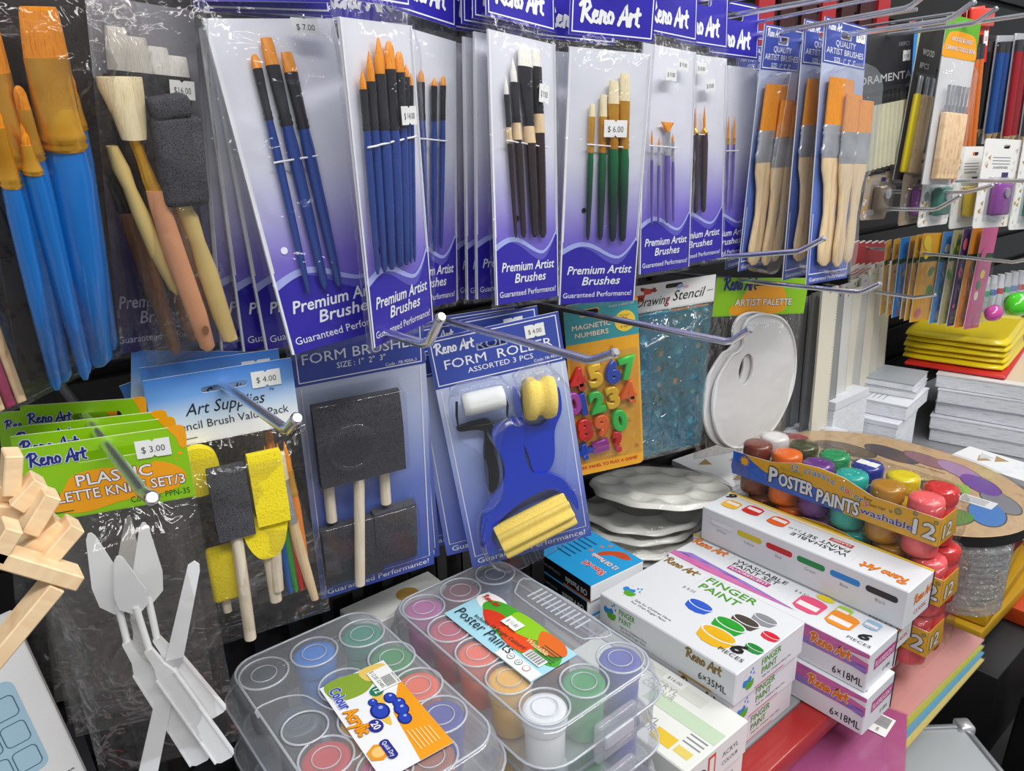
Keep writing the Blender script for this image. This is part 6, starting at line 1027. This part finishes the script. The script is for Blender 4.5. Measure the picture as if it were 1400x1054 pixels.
m.poly(T, [(-.10, .02), (-.098, .024), (-.01, .018), (-.012, .012)], K('#2a2620', .5), 2); m.poly(T, [(.035, .015), (.085, .050), (.110, .010), (.070, -.020)], K('#2a3a2a', .4), 1); m.poly(T, [(.060, .045), (.100, .052), (.112, .030), (.106, .020)], K('#9ac84a', .4), 2); m.rect(T, .105, -.005, .150, .022, STICKER, 3)
for k in range(5): m.rect(T, .108, .000 + .004 * k, .140, .0014 + .004 * k, GREY, 4)
m.text(T, 'Artist Palette', .035, .070, .006, K('#5a4630', .5), .05, n=3, sh=.2); m.build('kraft_lid', t)
m = MB(); m.plate(OL, .011, BLACK, F=frame((0, 0, .0118), (0, -1, 0), (1, 0, 0)), smooth=True); m.build('black_tray', t)
m = MB(); m.plate([(a * 1.01, b * 1.012) for a, b in OL], .0002, SLEEVE, F=frame((0, 0, .0186), (0, -1, 0), (1, 0, 0))); m.build('clear_film', t)
CUP = film('clear_cup_plastic', '#f2f4f4', .16, .12, .06, 1.0, 90, .012, edge=.4)
for k, (x, y, lab) in enumerate(((1.040, .300, 'crinkled clear column of stacked plastic cups under the kraft palette'), (1.150, .330, 'second clear column of plastic cups behind the first'))):
    t = thing('cup_stack', lab, 'cups', (x, y, 0), (0, 0, 0), 'clear plastic cup stacks'); m = MB(); P = [(.030, 0)]
    for i in range(12): P += [(.050 + .002 * (i % 2), .003 + .0085 * i), (.055, .006 + .0085 * i), (.051, .009 + .0085 * i)]
    P += [(.046, .1065)]; m.lathe(P, CUP, n=36); m.build('cups', t); m = MB(); m.lathe([(.030, .001), (.046, .02), (.046, .10)], CUP, n=30, cap=(True, False)); m.build('inner_cups', t)
t = thing('carton', 'shelf carton behind the cup stacks carrying the kraft palette', 'box', (1.03, .42, 0)); m = MB(); m.rbox(0, .14, 0, .16, 0, .1070, .001, K('#c8ccd2', .5), 1); m.build('carton_body', t)

# ------------------------------------------------------------------ bottom right: coloured boards, files and case on the lower deck
DK = K('#1a1a1c', .5)
m = MB(); m.rbox(-.5, 3.2, -.05, .735, -.42, -.40, .002, DK); t = m.build('lower_shelf'); tag(t, 'dark lower shelf under the paint boxes', 'shelf')
t = thing('crate', 'dark block on the lower shelf that carries the coloured boards', 'crate', (.62, .06, -.40)); m = MB(); m.rbox(-.12, .09, 0, .23, 0, .322, .002, DK); m.build('crate_body', t)
def board(name, label, pts, z, th, c, lab=None, cat='coloured board', group='coloured boards in clear sleeves'):
    t = thing(name, label, cat, (pts[0][0], pts[0][1], z), (0, 0, 0), group); Fz = frame((0, 0, th), (1, 0, 0), (0, 1, 0)); P = [(a - pts[0][0], b - pts[0][1]) for a, b in pts]; m = MB(); m.plate(P, th, K(c, .35), F=Fz); m.build('board', t)
    m = MB(); cxx = sum(p[0] for p in P) / 4; cyy = sum(p[1] for p in P) / 4; m.plate([(cxx + (a - cxx) * 1.02, cyy + (b - cyy) * 1.02) for a, b in P], .0003, SLEEVE, F=frame((0, 0, th + .0008), (1, 0, 0), (0, 1, 0))); m.build('clear_sleeve', t)
    if lab:
        m = MB(); G = Fz @ Matrix.Translation((lab[0] - pts[0][0], lab[1] - pts[0][1], .0014)) @ Matrix.Rotation(lab[2], 4, 'Z'); m.plate([(-.018, -.012), (.018, -.012), (.018, .012), (-.018, .012)], .0002, STICKER, F=G)
        for k in range(14): m.rect(G, -.004 + .0014 * k, -.009, -.004 + .0014 * k + (.0005, .0009)[k % 2], .009, INK, 1)
        m.text(G, '2285', -.011, -.002, .003, INK, n=1); m.build('barcode_label', t)
board('coloured_board', 'large pink board in a clear sleeve below the overhanging paint boxes', [(.44, .03), (.700, .215), (.815, .262), (.800, .322), (.44, .322)], -.052, .006, '#b8588f', (.775, .276, .1))
board('coloured_board', 'teal board peeking out under the pink one', [(.50, .06), (.732, .222), (.742, .245), (.742, .29), (.50, .29)], -.0605, .006, '#2aa0b0', (.722, .238, .5))
for i, (c, lab, x0) in enumerate((('#d8c66a', 'straw yellow board with a creased clear sleeve, lowest of the right fan', .746), ('#5aa4c8', 'light blue board above the straw yellow one', .762), ('#b8c04a', 'olive green board in the right fan', .780), ('#e8a8a0', 'salmon pink board topmost of the right fan', .800))):
    board('coloured_board', lab, [(x0, .246 + .006 * i), (1.02 + .01 * i, .246 + .004 * i), (1.02 + .01 * i, .318), (x0 + .01, .318)], -.066 + .0035 * i, .0025, c)
ALU = K('#a9adb2', .3, metal=.6)
t = thing('tool_case', 'grey aluminium edged case at the bottom right', 'case', (.978, .243, -.225), (0, 0, -38)); m = MB(); m.rbox(-.20, 0, -.150, 0, 0, .075, .004, K('#a9aeb2', .45)); q = m.build('case_body', t)
m = MB()
for x in (0, -.20): m.rbox(x - .004, x + .004, -.153, .003, .068, .078, .002, ALU)
for y in (0, -.150): m.rbox(-.203, .003, y - .004, y + .004, .068, .078, .002, ALU)
m.build('edge_trim', q)
for x, y in ((-.20, -.150), (-.20, 0), (0, -.150), (0, 0)): m = MB(); m.rbox(x - .011, x + .011, y - .011, y + .011, .055, .082, .004, SILVF); m.build('corner_cap', q)
t = thing('crate', 'dark stand under the aluminium edged case', 'crate', (.978, .243, -.3995), (0, 0, -38)); m = MB(); m.rbox(-.19, -.01, -.14, -.01, 0, .174, .002, DK); m.build('crate_body', t)
for i, (x, y, lean, c, lab) in enumerate(((1.22, .13, -24, '#141416', 'black folder leaning beside the aluminium edged case'), (1.30, .14, -22, '#0f0f11', 'second black folder, a grey label on it'), (1.38, .14, -20, '#17171a', 'third black folder toward the right edge'))):
    t = thing('folder', lab, 'folder', (x, y, -.399), (0, lean, 14), 'black folders'); m = MB(); m.rbox(-.006, .006, -.11, .11, 0, .30, .003, K(c, .35)); q = m.build('cover', t); m = MB(); m.rbox(-.0075, .0075, -.112, -.108, 0, .30, .001, K('#c8cacc', .4)); m.build('spine_edge', q)
    if i == 1: m = MB(); m.box(-.0070, -.0062, -.06, .05, .17, .21, K('#9aa0a4', .4)); m.build('label_strip', q)
m = MB(); m.rbox(-.02, .02, -.30, .30, -.40, -.36, .004, K('#5a1c22', .4)); m.M = I4; t = m.build('shelf_edge_rail'); t.location = (1.50, -.05, .0); t.rotation_euler = (0, 0, 0); tag(t, 'dark red rail low at the bottom right corner', 'rail')
t = thing('file_box', 'orange file box at the right edge below the poster paints', 'box', (1.40, .270, -.22), (0, 0, 0)); m = MB(); m.rbox(0, .26, 0, .10, 0, .03, .002, K('#d8501c', .45)); m.build('box_body', t)
for i in range(3): t = thing('file_folder', ['lowest yellow file folder at the right edge', 'middle yellow file folder at the right edge', 'upper yellow file folder at the right edge'][i], 'folder', (1.24 + .015 * i, .31, -.188 + .026 * i), (0, 0, 4 * i), 'yellow file folders'); m = MB(); m.rbox(0, .30, 0, .12, 0, .024, .003, K('#d8a81e', .45)); m.build('cover', t)
t = thing('crate', 'dark block carrying the orange box and yellow folders', 'crate', (1.22, .27, -.399)); m = MB(); m.rbox(0, .46, 0, .20, 0, .178, .002, DK); m.build('crate_body', t)

# ------------------------------------------------------------------ bottom left
t = thing('calculator_box', 'white calculator carton with a pale blue picture, bottom left corner', 'box', (-.044, .500, .338), (-6, -7, 0)); m = MB(); w, h = .094, .135; m.rbox(-w / 2, w / 2, 0, .03, -h, 0, .001, K('#e9e9ea', .45), 1)
m.plate(rr(-.040, -.098, .033, -.030, .006), .0002, K('#a9cbdd', .4), F=FRONT @ Matrix.Translation((0, 0, .0004)))
for r in range(3):
    for c in range(4):
        q = rr(-.030 + .0155 * c, -.094 + .0195 * r, -.0165 + .0155 * c, -.079 + .0195 * r, .003); m.line(FRONT, q + [q[0]], .0006, K('#4a6a84', .5), 4)
m.text(FRONT, '7B', .036, -.0150, .0075, INK, .013, n=1, b=.03); m.text(FRONT, 'Calculator', .018, -.115, .0085, GREY, .050, n=1); m.poly(FRONT, [(-.01, -.132), (.045, -.1215), (.045, -.126), (-.01, -.1345)], K('#2a6a6a', .4), 1); m.build('carton', t)
t = thing('carton', 'plain grey carton beneath the calculator box', 'box', (-.10, .47, 0)); m = MB(); m.rbox(0, .125, .0, .12, 0, .198, .001, K('#3a3a40', .5), 1); m.build('carton_body', t)
t = thing('crate', 'black slotted plastic crate behind the paint cases', 'crate', (.060, .600, 0)); m = MB()
ho = [[(.02 + .034 * i + a, .025 + .062 * j + b) for a, b in ((0, 0), (.022, 0), (.022, .05), (0, .05))] for i in range(13) for j in range(3)]; m.plate([(0, 0), (.47, 0), (.47, .215), (0, .215)], .004, BLACK, ho); m.build('slotted_front', t); m = MB(); m.box(.0, .47, .02, .10, 0, .205, noisy('crate_contents', ['#0e0e10', '#2a2624', '#141214'], 14, .6)); m.build('crate_body', t)
t = thing('card_pack', 'white edged paper pack lying behind the clear cases', 'paper pad', (.300, .552, 0)); m = MB(); m.rbox(-.045, .06, -.0, .045, 0, .188, .001, K('#d9dad6', .5), 1); m.disc(frame((.02, .022, .188), (1, 0, 0), (0, 1, 0)), 0, 0, .012, GOLD, 1); m.build('pack_body', t)
# bare wooden sticks
def stick(label, a, b, wd, th, roll=0):
    a, b = Vector(a), Vector(b); d = b - a; t = thing('wooden_stick', label, 'wooden stick', a, group='bare wooden sticks at the left edge'); t.rotation_mode = 'QUATERNION'; t.rotation_quaternion = d.to_track_quat('Z', 'Y') @ Matrix.Rotation(roll, 4, 'Z').to_quaternion()
    m = MB(); m.rbox(-wd / 2, wd / 2, -th / 2, th / 2, 0, d.length, .0006, WOODP, 1); m.build('slat', t)
stick('upright slat at the left edge, topmost of the sticks', (0.0169, 0.375, 0.4972), (0.0122, 0.375, 0.479), .0150, .0070)
stick('short slat pointing up, left of the green header', (0.024, 0.37, 0.4835), (0.0126, 0.37, 0.4742), .0150, .0070)
stick('short slat with a tiny pilot hole, right of it', (0.0264, 0.36, 0.4798), (0.0146, 0.36, 0.4652), .0150, .0070)
stick('wide slat reaching farthest right over the palette knife bag', (0.0322, 0.355, 0.4644), (0.0141, 0.355, 0.4489), .0150, .0070)
stick('long crosswise slat lying across the others', (-0.0017, 0.345, 0.468), (0.0273, 0.345, 0.4425), .0150, .0070)
stick('stubby slat end left of the long crosswise slat', (0.0096, 0.345, 0.476), (0.0002, 0.345, 0.4645), .0150, .0070)
stick('lower slat sloping down to the left edge', (0.0188, 0.345, 0.4443), (-0.0137, 0.345, 0.4155), .0150, .0070)
stick('horizontal slat behind the short ones', (0.0054, 0.38, 0.4809), (0.0174, 0.38, 0.4755), .0150, .0070)
stick('second horizontal slat just below it', (0.0036, 0.375, 0.4744), (0.016, 0.375, 0.4685), .0150, .0070)
stick('thin slat between the wide one and the crosswise one', (0.0272, 0.362, 0.4641), (0.0108, 0.362, 0.4556), .0150, .0070)
